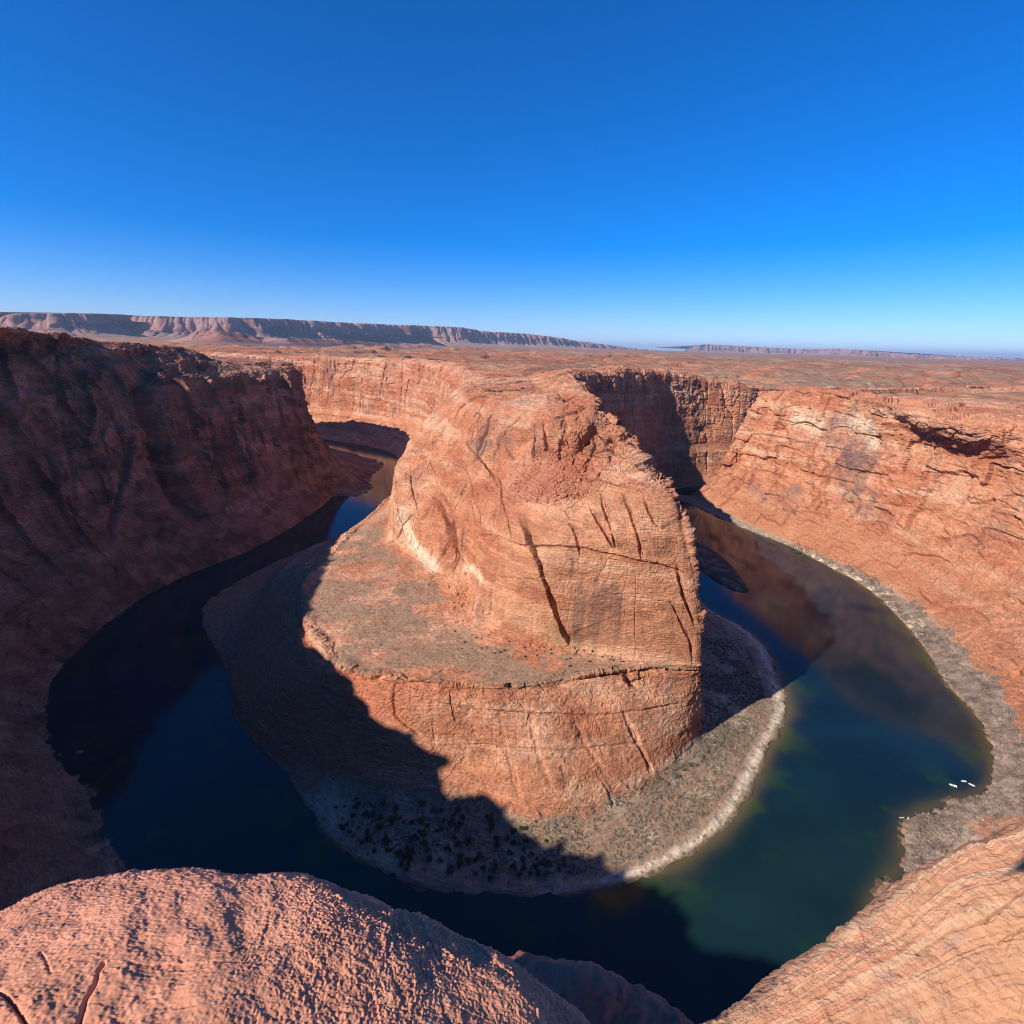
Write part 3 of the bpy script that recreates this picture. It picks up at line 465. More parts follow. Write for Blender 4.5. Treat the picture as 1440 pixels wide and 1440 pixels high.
for pts, hw, dp in [
 ([(207, 490), (205, 560), (222, 620), (250, 680), (285, 740)], 16, 34), ([(78, 480), (85, 560), (100, 640), (110, 720)], 2.5, 6),
 ([(330, 540), (350, 620), (365, 690)], 3, 8), ([(190, 590), (178, 650), (168, 700), (152, 760)], 3.5, 9), ([(150, 560), (165, 600), (178, 640)], 2, 5), ([(385, 530), (400, 600), (430, 670)], 3, 7), ([(290, 560), (310, 640), (325, 700)], 2.5, 6),
 ([(62, 620), (80, 690), (110, 720)], 2.5, 6), ([(98, 580), (102, 640)], 1.8, 4), ([(100, 660), (140, 658), (175, 662)], 1.6, 3),
 ([(1145, 622), (1140, 650), (1140, 708)], 2.6, 8), ([(1268, 616), (1270, 640)], 2.5, 5), ([(1286, 640), (1296, 612), (1330, 602), (1350, 625)], 2.2, 3.5),
 ([(1318, 728), (1330, 755), (1340, 775)], 1.8, 5), ([(1240, 650), (1262, 640)], 2, 4), ([(1265, 810), (1290, 800), (1300, 790)], 2.5, 4),
 ([(1385, 800), (1400, 785), (1418, 773)], 1.6, 3), ([(1205, 590), (1170, 580), (1165, 605)], 2, 4),
 ([(1100, 546), (1180, 556), (1250, 566), (1330, 580)], 3, 4), ([(1250, 582), (1340, 592), (1432, 602)], 2, 2.5), ([(1285, 640), (1350, 642), (1425, 648)], 2, 2.5), ([(1035, 612), (1090, 614), (1135, 624)], 2, 4),
 ([(1330, 666), (1378, 672)], 2, 4), ([(1040, 655), (1100, 668)], 2, 3.5), ([(1150, 640), (1165, 660), (1150, 690)], 2, 4), ([(1216, 742), (1236, 734), (1248, 752)], 3, 6), ([(1060, 560), (1052, 590), (1035, 625)], 2, 4),
 ([(1345, 835), (1378, 790), (1412, 748)], 2.5, 5), ([(1310, 818), (1340, 782), (1352, 765)], 2.2, 4), ([(1230, 795), (1270, 772), (1310, 765)], 2.2, 4), ([(1160, 760), (1190, 742), (1230, 728)], 2.5, 4), ([(1090, 722), (1140, 720), (1170, 728)], 2.5, 4),
 ([(1290, 860), (1350, 850), (1430, 845)], 2, 3), ([(1340, 900), (1390, 885), (1440, 880)], 2, 3), ([(1380, 960), (1440, 940)], 2, 3), ([(1240, 650), (1260, 690), (1300, 705)], 2, 3.5), ([(1200, 700), (1260, 712), (1330, 718)], 2.2, 4)]:
    L3 = on_surface(dense(pts, 5), base_o, okm, px, py); m, d, s = dist3(base_o, L3)
    if not m.any(): continue
    tap = np.clip(np.minimum(s, 1-s)*6, .15, 1); d = d+2*fbm(S(base_o[m], 12), 2, 77)
    prof = np.exp(-(np.abs(d)/hw)**2.2)*tap; sg = side_of(px[m], py[m], pts); stp = (sg > 0)*np.exp(-d/(hw*5))*tap*min(dp*.3, 3)*np.clip(d/hw, 0, 1); G[m] -= out_n[m]*(prof*dp-stp*(pts[0][0] > 900))[:, None]
G[..., 2] += (fbm(S(G, 13), 3, 83)*3.4+fbm(S(G, 4.5), 2, 84)*1.6)*sstep(.5, .95, Vq)*(1-sstep(1.05, 1.6, Vq))
n = normals(G)*OS
col, flat = rock_color(G, n, rough, 9)
nz = np.clip(n[..., 2], 0, 1)
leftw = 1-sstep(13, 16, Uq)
col = mix(col, np.broadcast_to(np.array([.20, .088, .062]), col.shape), leftw*.55); col = col*(1+leftw*(.35*cells(G+np.stack([fbm(S(G, 30), 3, 171+s_) for s_ in range(3)], -1)*16, 40, 34, 15, 31, .2)+.5*fbm(S(G, 10, 10, 40), 3, 175)))[..., None]  # left wall evenly darkened: part of its shade is put into the colour
b1 = fbm(S(G, 40), 4, 161); b2 = fbm(S(G, 6), 3, 162)
rz = right*sstep(5.2, 6.2, Vq)
col = mix(col, TAN*1.2, sstep(.55, .9, nz)*sstep(6.2, 7, Vq)*sstep(-.1, .5, b1)*.55)
# soil slope and bank
bank = sstep(.9, 1.1, Vq)*(1-sstep(1.9, 2.15, Vq))*right
bc = mix(np.broadcast_to(SCRUB*1.1, col.shape), SAND, sstep(.0, .5, b2)*.6)
tt = np.clip(Vq-1, 0, 1); far = sstep(21.3, 22.2, Uq)*(1-sstep(24, 25, Uq))
bc = mix(bc, WHITE, far*sstep(-.3, .2, b2)*.85*(1-sstep(.5, .9, tt)))
bc = mix(bc, MUD, 1-sstep(.02, .08, tt))
sandy = sstep(1.35, 1.6, Vq)*sstep(16.9, 17.3, Uq)*(1-sstep(18.8, 19.3, Uq)); bc = mix(bc, mix(np.broadcast_to(SAND*1.05, col.shape), ORANGE, sstep(-.1, .3, b1+.3*b2)), sandy*.85)
col = mix(col, bc, bank*.95)
tl = sstep(1.9, 2.1, Vq)*(1-sstep(2.9, 3.6, Vq))
col = mix(col, np.broadcast_to(ORANGE*.86, col.shape), tl*right*.6)
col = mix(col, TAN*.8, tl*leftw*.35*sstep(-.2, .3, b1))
# varnish patches and pale streaks on the right wall
def patch2(pts, r, c, a=.8, sd=90, st=(5, 5, 25)):
    L3 = on_surface(dense(pts, 4), base_o, okm, px, py); m, d, s = dist3(base_o, L3)
    if not m.any(): return
    w_ = np.exp(-(d/r)**3)*a*np.clip(.6+1.1*fbm(S(base_o[m], *st), 3, sd), 0, 1); col[m] = mix(col[m], c, w_)
patch2([(1118, 590), (1135, 592), (1150, 600)], 17, WHITE, .9); patch2([(1185, 590), (1225, 600), (1230, 620)], 15, WHITE, .85, 91)
patch2([(1175, 600), (1200, 640), (1195, 690), (1220, 710)], 26, VARN*1.2, .75, 92, (14, 14, 18)); patch2([(1105, 700), (1120, 690)], 14, VARN*1.3, .6, 93, (12, 12, 16))
patch2([(1055, 680), (1075, 700)], 12, VARN*1.3, .5, 94, (10, 10, 12)); patch2([(1300, 615), (1330, 612), (1380, 620), (1410, 640)], 12, VARN*1.3, .55, 95, (9, 9, 20))
patch2([(1370, 760), (1400, 740)], 14, VARN*1.4, .5, 96, (9, 9, 12)); patch2([(1250, 690), (1310, 695)], 4, WHITE, .5, 97)
sc_ = fbm(S(G, 2.6), 2, 67); dots = sstep(.40, .6, sc_)*sstep(.45, .8, nz)*right*(Vq > 2)
col = mix(col, OLIVE*.45, dots*.6)
col[Vq < 1] = MUD*.6
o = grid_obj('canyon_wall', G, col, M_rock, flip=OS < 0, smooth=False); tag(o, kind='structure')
OUT_G, OUT_U, OUT_V = G, uu, vv

# ==================================================================  PLATEAU SHEET
ctrl = np.array([(-533, 560, 300), (-407, 1010, 252), (-1100, 1500, 248), (-550, 1900, 250), (100, 1050, 261), (350, 1130, 262), (0, 760, 250), (660, 1292, 220), (1500, 1750, 207), (900, 1600, 216), (590, 1080, 226), (567, 875, 231), (650, 530, 240), (700, 200, 244), (450, -60, 276), (0, -150, 288), (-560, 60, 300), (-700, 600, 299), (-1500, 500, 290), (-640, 800, 280), (-300, 2600, 250), (2500, 1500, 235), (1500, 0, 250), (1500, 1150, 245), (1100, 1000, 243), (0, -2000, 300), (-2500, 2000, 250), (1200, 3500, 240), (0, 5000, 248), (-5000, 4000, 262), (5000, 5000, 232), (6000, 0, 230), (-6000, -1000, 280), (0, 15000, 262), (12000, 15000, 225), (-9000, 9000, 300), (30000, 30000, 180), (0, 40000, 290), (-40000, 20000, 300), (60000, 10000, 180)], float)
def plateau(x, y):
    s = 0; ww = 0
    for a, b, c in ctrl:
        d = ((x-a)**2+(y-b)**2)/(1+(a*a+b*b)/4e6)+900; k = 1/d**1.6; s = s+k*c; ww = ww+k
    return s/ww
th = np.linspace(math.radians(-40), math.radians(220), int(1400*QUAL)+1)
rr = np.concatenate([np.geomspace(70, 400, 30)[:-1], np.geomspace(400, 6000, int(700*QUAL))[:-1], np.geomspace(6000, 90000, 120)])
TH, RR = np.meshgrid(th, rr)
X, Yy = RR*np.cos(TH), RR*np.sin(TH)
G = np.stack([X, Yy, plateau(X, Yy)], -1)
fl = np.stack([X, Yy, X*0], -1); fs = sstep(100, 700, RR)
rel = fbm(S(fl, 420), 4, 201)*9*fs+fbm(S(fl, 90, 60), 4, 202)*4.5
tr = fbm(S(fl, 260, 150), 4, 203)
q7 = tr*7; steps = (np.floor(q7)+sstep(.35, .65, q7-np.floor(q7)))/7*.9+tr*.1
rel = rel+steps*24*sstep(300, 1800, RR)+np.abs(fbm(S(fl, 35, 24), 3, 206))*5*fs*sstep(-.2, .4, tr)+fbm(S(fl, 2400, 1500), 3, 204)*26*sstep(2500, 9000, RR)
# inset canyons and low buttes beyond the left rim
lft = np.exp(-((X+900)/900)**2)*sstep(2400, 3200, Yy)*(1-sstep(6500, 9000, Yy))
rel = rel+lft*np.round((fbm(S(fl, 800, 500), 4, 205))*3)*22
W3 = G+np.stack([fbm(S(fl, 500), 4, 231+s_) for s_ in range(3)], -1)*330
rel = rel+(cells(W3, 520, 300, 1e6, 22, .3)*8+cells(W3, 210, 130, 1e6, 23, .6)*4.5)*sstep(900, 1800, RR)
rel = rel+cells(G+np.stack([fbm(S(fl, 120), 3, 221+s_) for s_ in range(3)], -1)*60, 90, 60, 1e6, 21, .4)*3.5*fs*sstep(-.1, .4, fbm(S(fl, 500), 2, 224))
G[..., 2] += rel
# hole over the canyon: ring between the two lofts
def rowpts(rows, k): 
    r = rows[k]; us = np.arange(r[0][0], r[-1][0]+1e-6, .25); return hermite([p for _, p in r], [a for a, _ in r], us)
a_ = .35
o_line = rowpts(outer, 7)*(1-a_)+rowpts(outer, 8)*a_; i9 = rowpts(inner, 9); i10 = rowpts(inner, 10); i_line = i9*(1-a_)+i10*a_
poly = np.concatenate([o_line[:, :2], i_line[::-1, :2]])
cx = (G[:-1, :-1]+G[1:, 1:])/2
hole = inside(cx[..., :2], poly)
dl = np.minimum(dist_line(G[..., :2], o_line), dist_line(G[..., :2], i_line)); G[..., 2] -= 16*(1-sstep(0, 110, dl))
keep = ~hole
hz = G[..., 2]
b1 = fbm(S(fl, 300, 160), 5, 211); b2 = fbm(S(fl, 60, 25), 4, 212); b3 = fbm(S(fl, 1500, 900), 3, 213)
col = mix(np.broadcast_to(ORANGE*.78, G.shape), TAN*.85, sstep(.0, .35, b1+.4*b3))
col = mix(col, np.broadcast_to(np.array([.24, .19, .12]), G.shape), sstep(0, .4, -b1+b3*.8)*.6*sstep(800, 1800, RR))
col = mix(col, DEEP, sstep(.1, .5, b2)*.55); col = mix(col, PALE, sstep(.25, .6, -b2)*.4)
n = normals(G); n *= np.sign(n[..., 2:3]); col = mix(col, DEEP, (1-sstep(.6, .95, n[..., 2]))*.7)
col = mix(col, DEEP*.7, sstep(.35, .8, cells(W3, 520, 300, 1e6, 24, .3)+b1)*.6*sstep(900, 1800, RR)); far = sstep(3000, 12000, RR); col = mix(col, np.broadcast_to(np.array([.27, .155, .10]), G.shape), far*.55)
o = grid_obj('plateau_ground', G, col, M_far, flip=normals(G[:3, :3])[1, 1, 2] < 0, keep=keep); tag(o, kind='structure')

# ==================================================================  MESAS ON THE HORIZON
def mesa(name, path, top, base, seed, cap, amp, back=6000, dens=.9, snow=.3, tal=900, talc=None):
    pts = dense(path, 60); L = np.concatenate([[0], np.cumsum(np.linalg.norm(np.diff(pts[:, :2], axis=0), axis=1))])
    nU = int(1500*QUAL); s = np.linspace(0, L[-1], nU)
    xy = np.stack([np.interp(s, L, pts[:, k]) for k in (0, 1)], -1); tp = np.interp(s, L, pts[:, 2])
    d = np.gradient(xy, axis=0); d /= np.linalg.norm(d, axis=1, keepdims=True); nrm = np.stack([d[:, 1], -d[:, 0]], -1)
    if (nrm*xy).sum() > 0: nrm = -nrm
    s3 = np.stack([s/1300, s*0, s*0], -1); s4 = np.stack([s/330, s*0+3, s*0], -1)
    off = fbm(s3, 3, seed)*amp*.9-np.abs(fbm(s4, 4, seed+1, .6))*amp*.9; rl = min(1, amp/400)
    hf = [(0, -back, .6), (0, -back/15, .985), (0, 0, 1), (0, 35, .96), (0, 90, .70), (0, 150, .50), (0, 300, .30), (0, tal*.6, .12), (0, tal*1.8, -.25)]
    rows_ = []
    for _, o_, h_ in hf:
        k = 1-sstep(0, tal*1.6, o_)*.6 if o_ > 0 else 1
        q = xy+nrm*(off*k+o_)[:, None] if o_ > -back/2 else xy+nrm*o_
        rows_.append(np.stack([q[:, 0], q[:, 1], base+(tp-base)*h_], -1))
    K = np.stack(rows_); vq = np.concatenate([np.linspace(i, i+1, n)[:-1] for i, n in enumerate([6, 6, 14, 26, 14, 16, 12, 6])]+[[8.]])
    G = hermite(K, np.arange(9.), vq, .5)
    n0 = normals(G); n0 *= 1 if n0[len(vq)//2, nU//2]@G[len(vq)//2, nU//2] < 0 else -1
    w_ = np.interp(vq, [0, 1, 2, 3, 5, 8], [0, .1, 1, 1, .8, .2])[:, None]
    n0[..., 2] = 0; n0 /= np.linalg.norm(n0, axis=-1, keepdims=True)+1e-6
    G = G+n0*((-np.abs(fbm(S(G, 170, 170, 5000), 3, seed+2, .6))*150+fbm(S(G, 70, 70, 110), 3, seed+3)*18)*w_*rl)[..., None]
    hh = (G[..., 2]-base)/np.maximum(tp-base, 1)[None]
    c = mix(np.broadcast_to(np.array([.30, .13, .095]), G.shape), np.array([.12, .07, .075]), sstep(-.2, .3, fbm(S(G, 500, 500, 60), 3, seed+4)))
    c = mix(c, np.array([.30, .19, .16]), sstep(.4, .8, hh)*sstep(-.3, .3, fbm(S(G, 200, 200, 500), 3, seed+5))*.7)
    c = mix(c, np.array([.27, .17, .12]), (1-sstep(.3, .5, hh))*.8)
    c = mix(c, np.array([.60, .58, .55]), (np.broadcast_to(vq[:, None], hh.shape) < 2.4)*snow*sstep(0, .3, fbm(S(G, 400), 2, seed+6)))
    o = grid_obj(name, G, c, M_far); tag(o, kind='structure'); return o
def hz_pt(px_, py_, rng):
    d = ray(px_, py_); d = d/math.hypot(d[0], d[1]); return np.array([0, 0, H])+d*rng
mesa('far_cliffs_hills', [hz_pt(-420, 428, 9000), hz_pt(-60, 444, 11500), hz_pt(10, 445, 10800), hz_pt(30, 441, 9600), hz_pt(140, 441, 9800), hz_pt(190, 444, 11600), hz_pt(220, 445, 10300), hz_pt(300, 446, 9800), hz_pt(400, 449, 10600), hz_pt(480, 453, 11400), hz_pt(540, 456, 12400), hz_pt(600, 458, 13500)], 0, 215, 300, 1, 380, tal=1100)
mesa('mid_hills', [hz_pt(150, 492, 4200), hz_pt(262, 482, 4400), hz_pt(285, 468, 4500), hz_pt(310, 465, 4400), hz_pt(345, 471, 4500), hz_pt(372, 475, 4900), hz_pt(400, 475, 4300), hz_pt(450, 477, 4600), hz_pt(520, 481, 5200), hz_pt(640, 488, 5600)], 0, 225, 360, 1, 110, back=260, tal=330, snow=0)
mesa('far_mesa_hills', [hz_pt(500, 457, 15500), hz_pt(560, 457, 14500), hz_pt(640, 460, 15000), hz_pt(680, 466, 16000), hz_pt(740, 469, 17000), hz_pt(790, 476, 18500), hz_pt(850, 484.5, 20500), hz_pt(900, 490.5, 22000), hz_pt(960, 497, 24000)], 0, 210, 320, 1, 420, tal=1500)
mesa('far_right_hills', [hz_pt(900, 497, 30000), hz_pt(950, 494, 30000), hz_pt(990, 484.5, 29000), hz_pt(1040, 486.5, 30000), hz_pt(1120, 490.5, 31000), hz_pt(1180, 491, 29000), hz_pt(1230, 493.5, 28000), hz_pt(1300, 498.5, 29000), hz_pt(1400, 502.5, 30000), hz_pt(1560, 507.5, 31000)], 0, 150, 340, 1, 500, snow=.8, tal=3000)

# ==================================================================  WATER
M_water = bpy.data.materials.new('river_water'); M_water.use_nodes = True
nt = M_water.node_tree; b = nt.nodes['Principled BSDF']; at = N(nt, 'ShaderNodeAttribute', attribute_name='Col')
nt.links.new(at.outputs['Color'], b.inputs['Base Color']); b.inputs['Roughness'].default_value = .10; b.inputs['IOR'].default_value = 1.33
g = N(nt, 'ShaderNodeNewGeometry'); n1 = N(nt, 'ShaderNodeTexNoise'); n1.inputs['Scale'].default_value = .35; n1.inputs['Detail'].default_value = 5
nt.links.new(g.outputs['Position'], n1.inputs['Vector']); bp = N(nt, 'ShaderNodeBump'); bp.inputs['Strength'].default_value = .16; bp.inputs['Distance'].default_value = .14
nt.links.new(n1.outputs[0], bp.inputs['Height']); nt.links.new(bp.outputs[0], b.inputs['Normal'])
th = np.linspace(math.radians(15), math.radians(165), int(700*QUAL)); rr = np.geomspace(60, 3200, int(700*QUAL))
TH, RR = np.meshgrid(th, rr); X, Yy = RR*np.cos(TH), RR*np.sin(TH); G = np.stack([X, Yy, X*0], -1); P2 = G[..., :2]
wi = rowpts(inner, 1); wo = rowpts(outer, 1)
di = dist_line(P2, wi[16:]); do = dist_line(P2, wo)
nse = fbm(S(G, 22), 4, 301); ns2 = fbm(S(G, 55), 3, 302)
DEEPW = np.array([.0045, .019, .032]); GREENW = np.array([.006, .0215, .022]); SHOAL = np.array([.11, .085, .035]); WEED = np.array([.010, .030, .008])
col = mix(np.broadcast_to(DEEPW, G.shape), GREENW, sstep(330, 230, Yy)*.9*np.ones_like(X))
col = col*(1+.35*fbm(S(G, 70, 30), 4, 303))[..., None]; col = mix(col, WEED*1.4, sstep(.02, .35, nse)*np.exp(-(np.minimum(di, do)/24)**2)*.85)
sh = np.exp(-(di/(5.5+4*ns2+2*nse))**1.4)*sstep(70, 105, X)
col = mix(col, SHOAL, np.clip(sh, 0, 1)*.95)
sh = np.exp(-(do/(5+4*ns2))**1.5)*sstep(150, 200, X); col = mix(col, SHOAL*.8, np.clip(sh, 0, 1)*.8)
o = grid_obj('river_water', G, col, M_water, flip=normals(G[:3, :3])[1, 1, 2] < 0); tag(o, kind='structure')
# low gravel bar in the right-hand channel
bar = np.array([Z(*p, 0)[:2] for p in [(953, 752), (975, 760), (1000, 772), (1030, 797), (1052, 829), (1040, 833), (1020, 826), (992, 808), (965, 788), (952, 770)]])
c = bar.mean(0); ang = np.linspace(0, 2*math.pi, 141)
bp_ = hermite(np.vstack([bar, bar[:1]]), np.arange(len(bar)+1.), np.linspace(0, len(bar), 141))
G = np.stack([np.concatenate([c+(bp_-c)*k, np.full((141, 1), z)], 1) for k, z in [(1.08, -2), (1, 0.1), (.9, 2.0), (.7, 3.6), (.45, 4.4), (.2, 4.5), (.02, 4.5)]])
G = hermite(G, np.arange(7.), np.linspace(0, 6, 50)); G[..., 2] += fbm(S(G, 6), 3, 311)*.7
col = mix(np.broadcast_to(SCRUB*.45, G.shape), SAND*.5, sstep(-.1, .4, fbm(S(G, 9), 3, 312)))
o = grid_obj('gravel_bar_ground', G, col, M_rock); tag(o, kind='structure')

# ==================================================================  FOREGROUND ROCK
def near_rock(name, rows, label, cat, cfun, dfun, mat, nu=700, nv=500, us=None):
    r_ = [[(i, p) for i, p in enumerate(r)] for r in rows]
    n_ = len(rows[0]); uq = np.linspace(0, n_-1, int(nu*QUAL))
    K = np.stack([hermite(r, np.arange(float(n_)), uq) for r in rows]); vq = np.linspace(0, len(rows)-1, int(nv*QUAL)) if us is None else us
    G = hermite(K, np.arange(float(len(rows))), vq)
    n = normals(G); s = 1 if n[len(vq)//2, len(uq)//2]@(G[len(vq)//2, len(uq)//2]-[0, 0, H]) < 0 else -1
    n = n*s; px, py, wz = proj(G)
    G = dfun(G, n, px, py, uq, vq)
    c = cfun(G, normals(G)*s, px, py, uq, vq)
    o = grid_obj(name, G, c, mat, flip=s < 0); tag(o, label, cat); return o
PINK = np.array([.56, .24, .15])
xs = [-190, -90, 0, 60, 150, 270, 400, 480, 560, 640, 715, 770, 815, 845]
ys = [1400, 1340, 1291, 1256, 1233, 1224, 1231, 1250, 1278, 1318, 1363, 1405, 1448, 1500]
ts = [2.0, 1.95, 1.9, 1.88, 1.87, 1.86, 1.86, 1.84, 1.82, 1.8, 1.78, 1.76, 1.74, 1.7]
sil = [T(x, y, t) for x, y, t in zip(xs, ys, ts)]
r0 = [Wd(p[0]*1.1-.1, -5.5, 286) for p in sil]; r1 = [Wd(p[0]*1.03, -2.0, 297.2) for p in sil]
r2 = [Wd(p[0]*1.05-.1*(i > 8), -.1+.03*i, 298.36-.012*i) for i, p in enumerate(sil)]
mid = [a*.45+b*.55+np.array([0, 0, .05]) for a, b in zip(r2, sil)]; mid2 = [a*.15+b*.85+np.array([0, 0, .04]) for a, b in zip(r2, sil)]
cen = np.array([-.9, -1.2, 0])
def outw(p, k, dz): 
    d = p-cen; d[2] = 0; d = d/np.linalg.norm(d); return p+d*k+np.array([0, 0, dz])
rock_rows = [r0, r1, r2, mid, mid2, sil, [outw(p, .10, -.16) for p in sil], [outw(p, .22, -.6) for p in sil], [outw(p, .5, -2.0) for p in sil], [outw(p, 1.2, -6) for p in sil]]
vq = np.concatenate([np.linspace(0, 2, int(60*QUAL))[:-1], np.linspace(2, 5.4, int(780*QUAL))[:-1], np.linspace(5.4, 9, int(120*QUAL))])
def d1(G, n, px, py, uq, vq):
    G = G+n*(fbm(S(G, 1.1), 3, 401)*.07+fbm(S(G, .28), 4, 402)*.034+fbm(S(G, .07), 3, 406)*.009+cells(S(G, .01)+np.stack([fbm(S(G, .3), 3, 461+s_) for s_ in range(3)], -1)*12, 42, 30, 5, 14, .4)*.004)[..., None]
    g1 = fbm(S(G, .0125), 3, 403, .6); g2 = vn(S(G, .008), 404); patchy = .8+.45*sstep(-.3, .4, fbm(S(G, .5), 2, 405))
    rim_ = sstep(3.6, 4.9, np.broadcast_to(vq[:, None], G.shape[:2]))*sstep(5, 9, np.broadcast_to(uq[None], G.shape[:2]))
    G = G+n*((np.abs(g1)*.0082-.0028+g2*.0018)*patchy*(1+.5*rim_))[..., None]
    for pts, hw, dp in [([(148, 1362), (141, 1372), (136, 1390), (124, 1408), (112, 1445)], 2.2, .014), ([(58, 1343), (66, 1356), (72, 1375)], 2, .006), ([(0, 1402), (20, 1422), (40, 1450)], 3, .02)]:
        pt = np.array(pts, float); Pq = np.stack([px, py], -1); d = dist_line(Pq, pt)
        G = G-n*(np.exp(-(d/hw)**2)*dp)[..., None]
    return G
def c1(G, n, px, py, uq, vq):
    a = fbm(S(G, .9), 3, 411); b = fbm(S(G, .12), 3, 412); g = fbm(S(G, .016), 2, 413)
    c = mix(np.broadcast_to(PINK, G.shape), ORANGE*1.12, sstep(-.1, .5, a+.3*b)*.5); c = mix(c, PINK*.7, sstep(.05, .5, -a-.4*b)*.5)
    c = mix(c, np.array([.55, .34, .24]), sstep(.3, .7, g)*.4); return c
M_near = rock_mat('gritty_sandstone', 60, .35, .004, .16, zs=1.0)
near_rock('boulder', rock_rows, 'pitted pink sandstone boulder with a rounded top in the nearest left foreground', 'boulder', c1, d1, M_near, nu=1150, us=vq)

# dark ledge under the boulder
xs = [672, 700, 735, 780, 830, 900, 950, 985, 1010]; ys = [1375, 1358, 1350, 1352, 1360, 1389, 1422, 1452, 1500]; t0 = 5.2
sil = [T(x, y, t0-i*.06) for i, (x, y) in enumerate(zip(xs, ys))]
def lw_(p, k): q = p.copy(); q[:2] *= k; return q
rows_ = [[lw_(p, .30)+[0, 0, -.6] for p in sil], [lw_(p, .6)+[0, 0, -.28] for p in sil], [lw_(p, .82)+[0, 0, -.05] for p in sil], [lw_(p, .95)+[0, 0, .025] for p in sil], sil, [lw_(p, 1.03)+[0, 0, -.35] for p in sil], [lw_(p, .98)+[0, 0, -.7] for p in sil], [lw_(p, .85)+[0, 0, -1.3] for p in sil]]
def d2(G, n, px, py, uq, vq):
    G = G+n*(fbm(S(G, .9, .9, .5), 4, 421)*.13+fbm(S(G, .14), 3, 422, .6)*.04)[..., None]; return G
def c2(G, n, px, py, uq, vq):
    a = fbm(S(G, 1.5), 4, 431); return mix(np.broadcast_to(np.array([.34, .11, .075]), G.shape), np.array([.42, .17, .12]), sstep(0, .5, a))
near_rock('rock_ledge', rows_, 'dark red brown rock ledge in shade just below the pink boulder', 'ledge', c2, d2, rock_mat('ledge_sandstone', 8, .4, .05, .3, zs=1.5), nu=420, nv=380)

# right-hand slickrock slope
xs = [960, 1035, 1075, 1120, 1165, 1210, 1255, 1300, 1350, 1400, 1440, 1500, 1600]
ys = [1500, 1441, 1418, 1396, 1362, 1325, 1288, 1250, 1217, 1202, 1184, 1150, 1090]
PN = np.array([-.50, -.16, .85]); P0 = T(1040, 1441, 56)
def onpl(x, y, off=0.0): d = ray(x, y); return np.array([0, 0, H])+d*((PN@(P0-[0, 0, H])-off)/(PN@d))
sil = [onpl(x, y, .6) for x, y in zip(xs, ys)]; ts = [56.]*13
n_ = len(sil); npx = [1000+i*62 for i in range(n_)]
def dn(k, dx, dy, dz): return [p+np.array([dx, dy, dz])*k for p in sil]
def between(f, off): return [onpl(x*(1-f)+x2*f, y*(1-f)+1640*f, off) for x, y, x2 in zip(xs, ys, npx)]
near, m3, m1, m2 = between(1, 0), between(.06, .05), between(.3, -.5), between(.62, .5)
far2 = [p+np.array([22, -22, 6.]) for p in near]
rows_ = [far2, near, m2, m1, m3, sil, dn(1, -2, 2.5, -5), dn(1, -6, 6, -22), dn(1, -12, 12, -60), dn(1, -16, 16, -110)]
vq = np.concatenate([np.linspace(0, 1, int(20*QUAL))[:-1], np.linspace(1, 5.3, int(640*QUAL))[:-1], np.linspace(5.3, 9, int(80*QUAL))])
def bedding(G, uq, vq):
    return np.broadcast_to(vq[:, None], G.shape[:2])*16+1.3*fbm(S(G, 26), 3, 441)+.35*fbm(S(G, 7), 2, 442)+np.broadcast_to(uq[None], G.shape[:2])*.55
def d3(G, n, px, py, uq, vq):
    dist = np.linalg.norm(G-[0, 0, H], axis=-1); k = np.clip(dist/45, .07, 1.6)
    h = bedding(G, uq, vq); l1 = vn(np.stack([h/1.6, G[..., 0]/40, G[..., 1]/40], -1), 443); l2 = vn(np.stack([h/.5, G[..., 0]/12, G[..., 1]/12], -1), 444)
    sm = sstep(-.3, .4, fbm(S(G, 18), 2, 448))
    G = G+n*((fbm(S(G, 16), 3, 445)*.9+l1*.06*sm+l2*.05*sm+cells(S(G, 1)+np.stack([fbm(S(G, 5), 2, 456+s_) for s_ in range(3)], -1)*1.5, 9, 2.2, 2.0, 12, .7)*.05*sstep(0, .3, fbm(S(G, 11), 2, 455))+fbm(S(G, 1.8), 5, 446, .66)*.34)*k+fbm(S(G, .22), 3, 449, .62)*.012)[..., None]
    for pts, hw, dp in [([(1388, 1302), (1402, 1292), (1422, 1276), (1460, 1252)], 1.8, .7), 
                        ([(1290, 1340), (1340, 1312), (1385, 1302)], 1.5, .5), ([(1405, 1330), (1440, 1312)], 1.4, .5)]:
        d = dist_line(np.stack([px, py], -1), np.array(pts, float)); d = d+1.5*fbm(S(G, 1.5), 2, 447); G = G-n*(np.exp(-(d/hw)**2)*dp)[..., None]
    return G
def c3(G, n, px, py, uq, vq):
    h = bedding(G, uq, vq); a = fbm(np.stack([h/1.5, G[..., 0]/40, G[..., 1]/40], -1), 4, 451, .6); b = fbm(S(G, 12), 3, 452)
    c = mix(np.broadcast_to(np.array([.47, .24, .135]), G.shape), np.array([.51, .31, .19]), sstep(-.2, .5, a*.7+.6*b)); c = mix(c, np.array([.40, .175, .10]), sstep(-.05, .45, -a*.5+.9*b)*.8); c = c*(.88+.12*fbm(S(G, 2.2), 4, 454)[..., None])
    d = dist_line(np.stack([px, py], -1), [(1240, 1380), (1310, 1345), (1355, 1318)]); c = mix(c, np.array([.30, .19, .14]), np.exp(-(d/9)**2)*.6*sstep(-.5, .2, fbm(S(G, 3), 3, 453)))
    return c
near_rock('rock_slope', rows_, 'pale orange banded slickrock slope at the lower right, dropping toward the river', 'rock slope', c3, d3, rock_mat('banded_sandstone', 4, .5, .12, .16, zs=2.5), nu=760, us=vq)

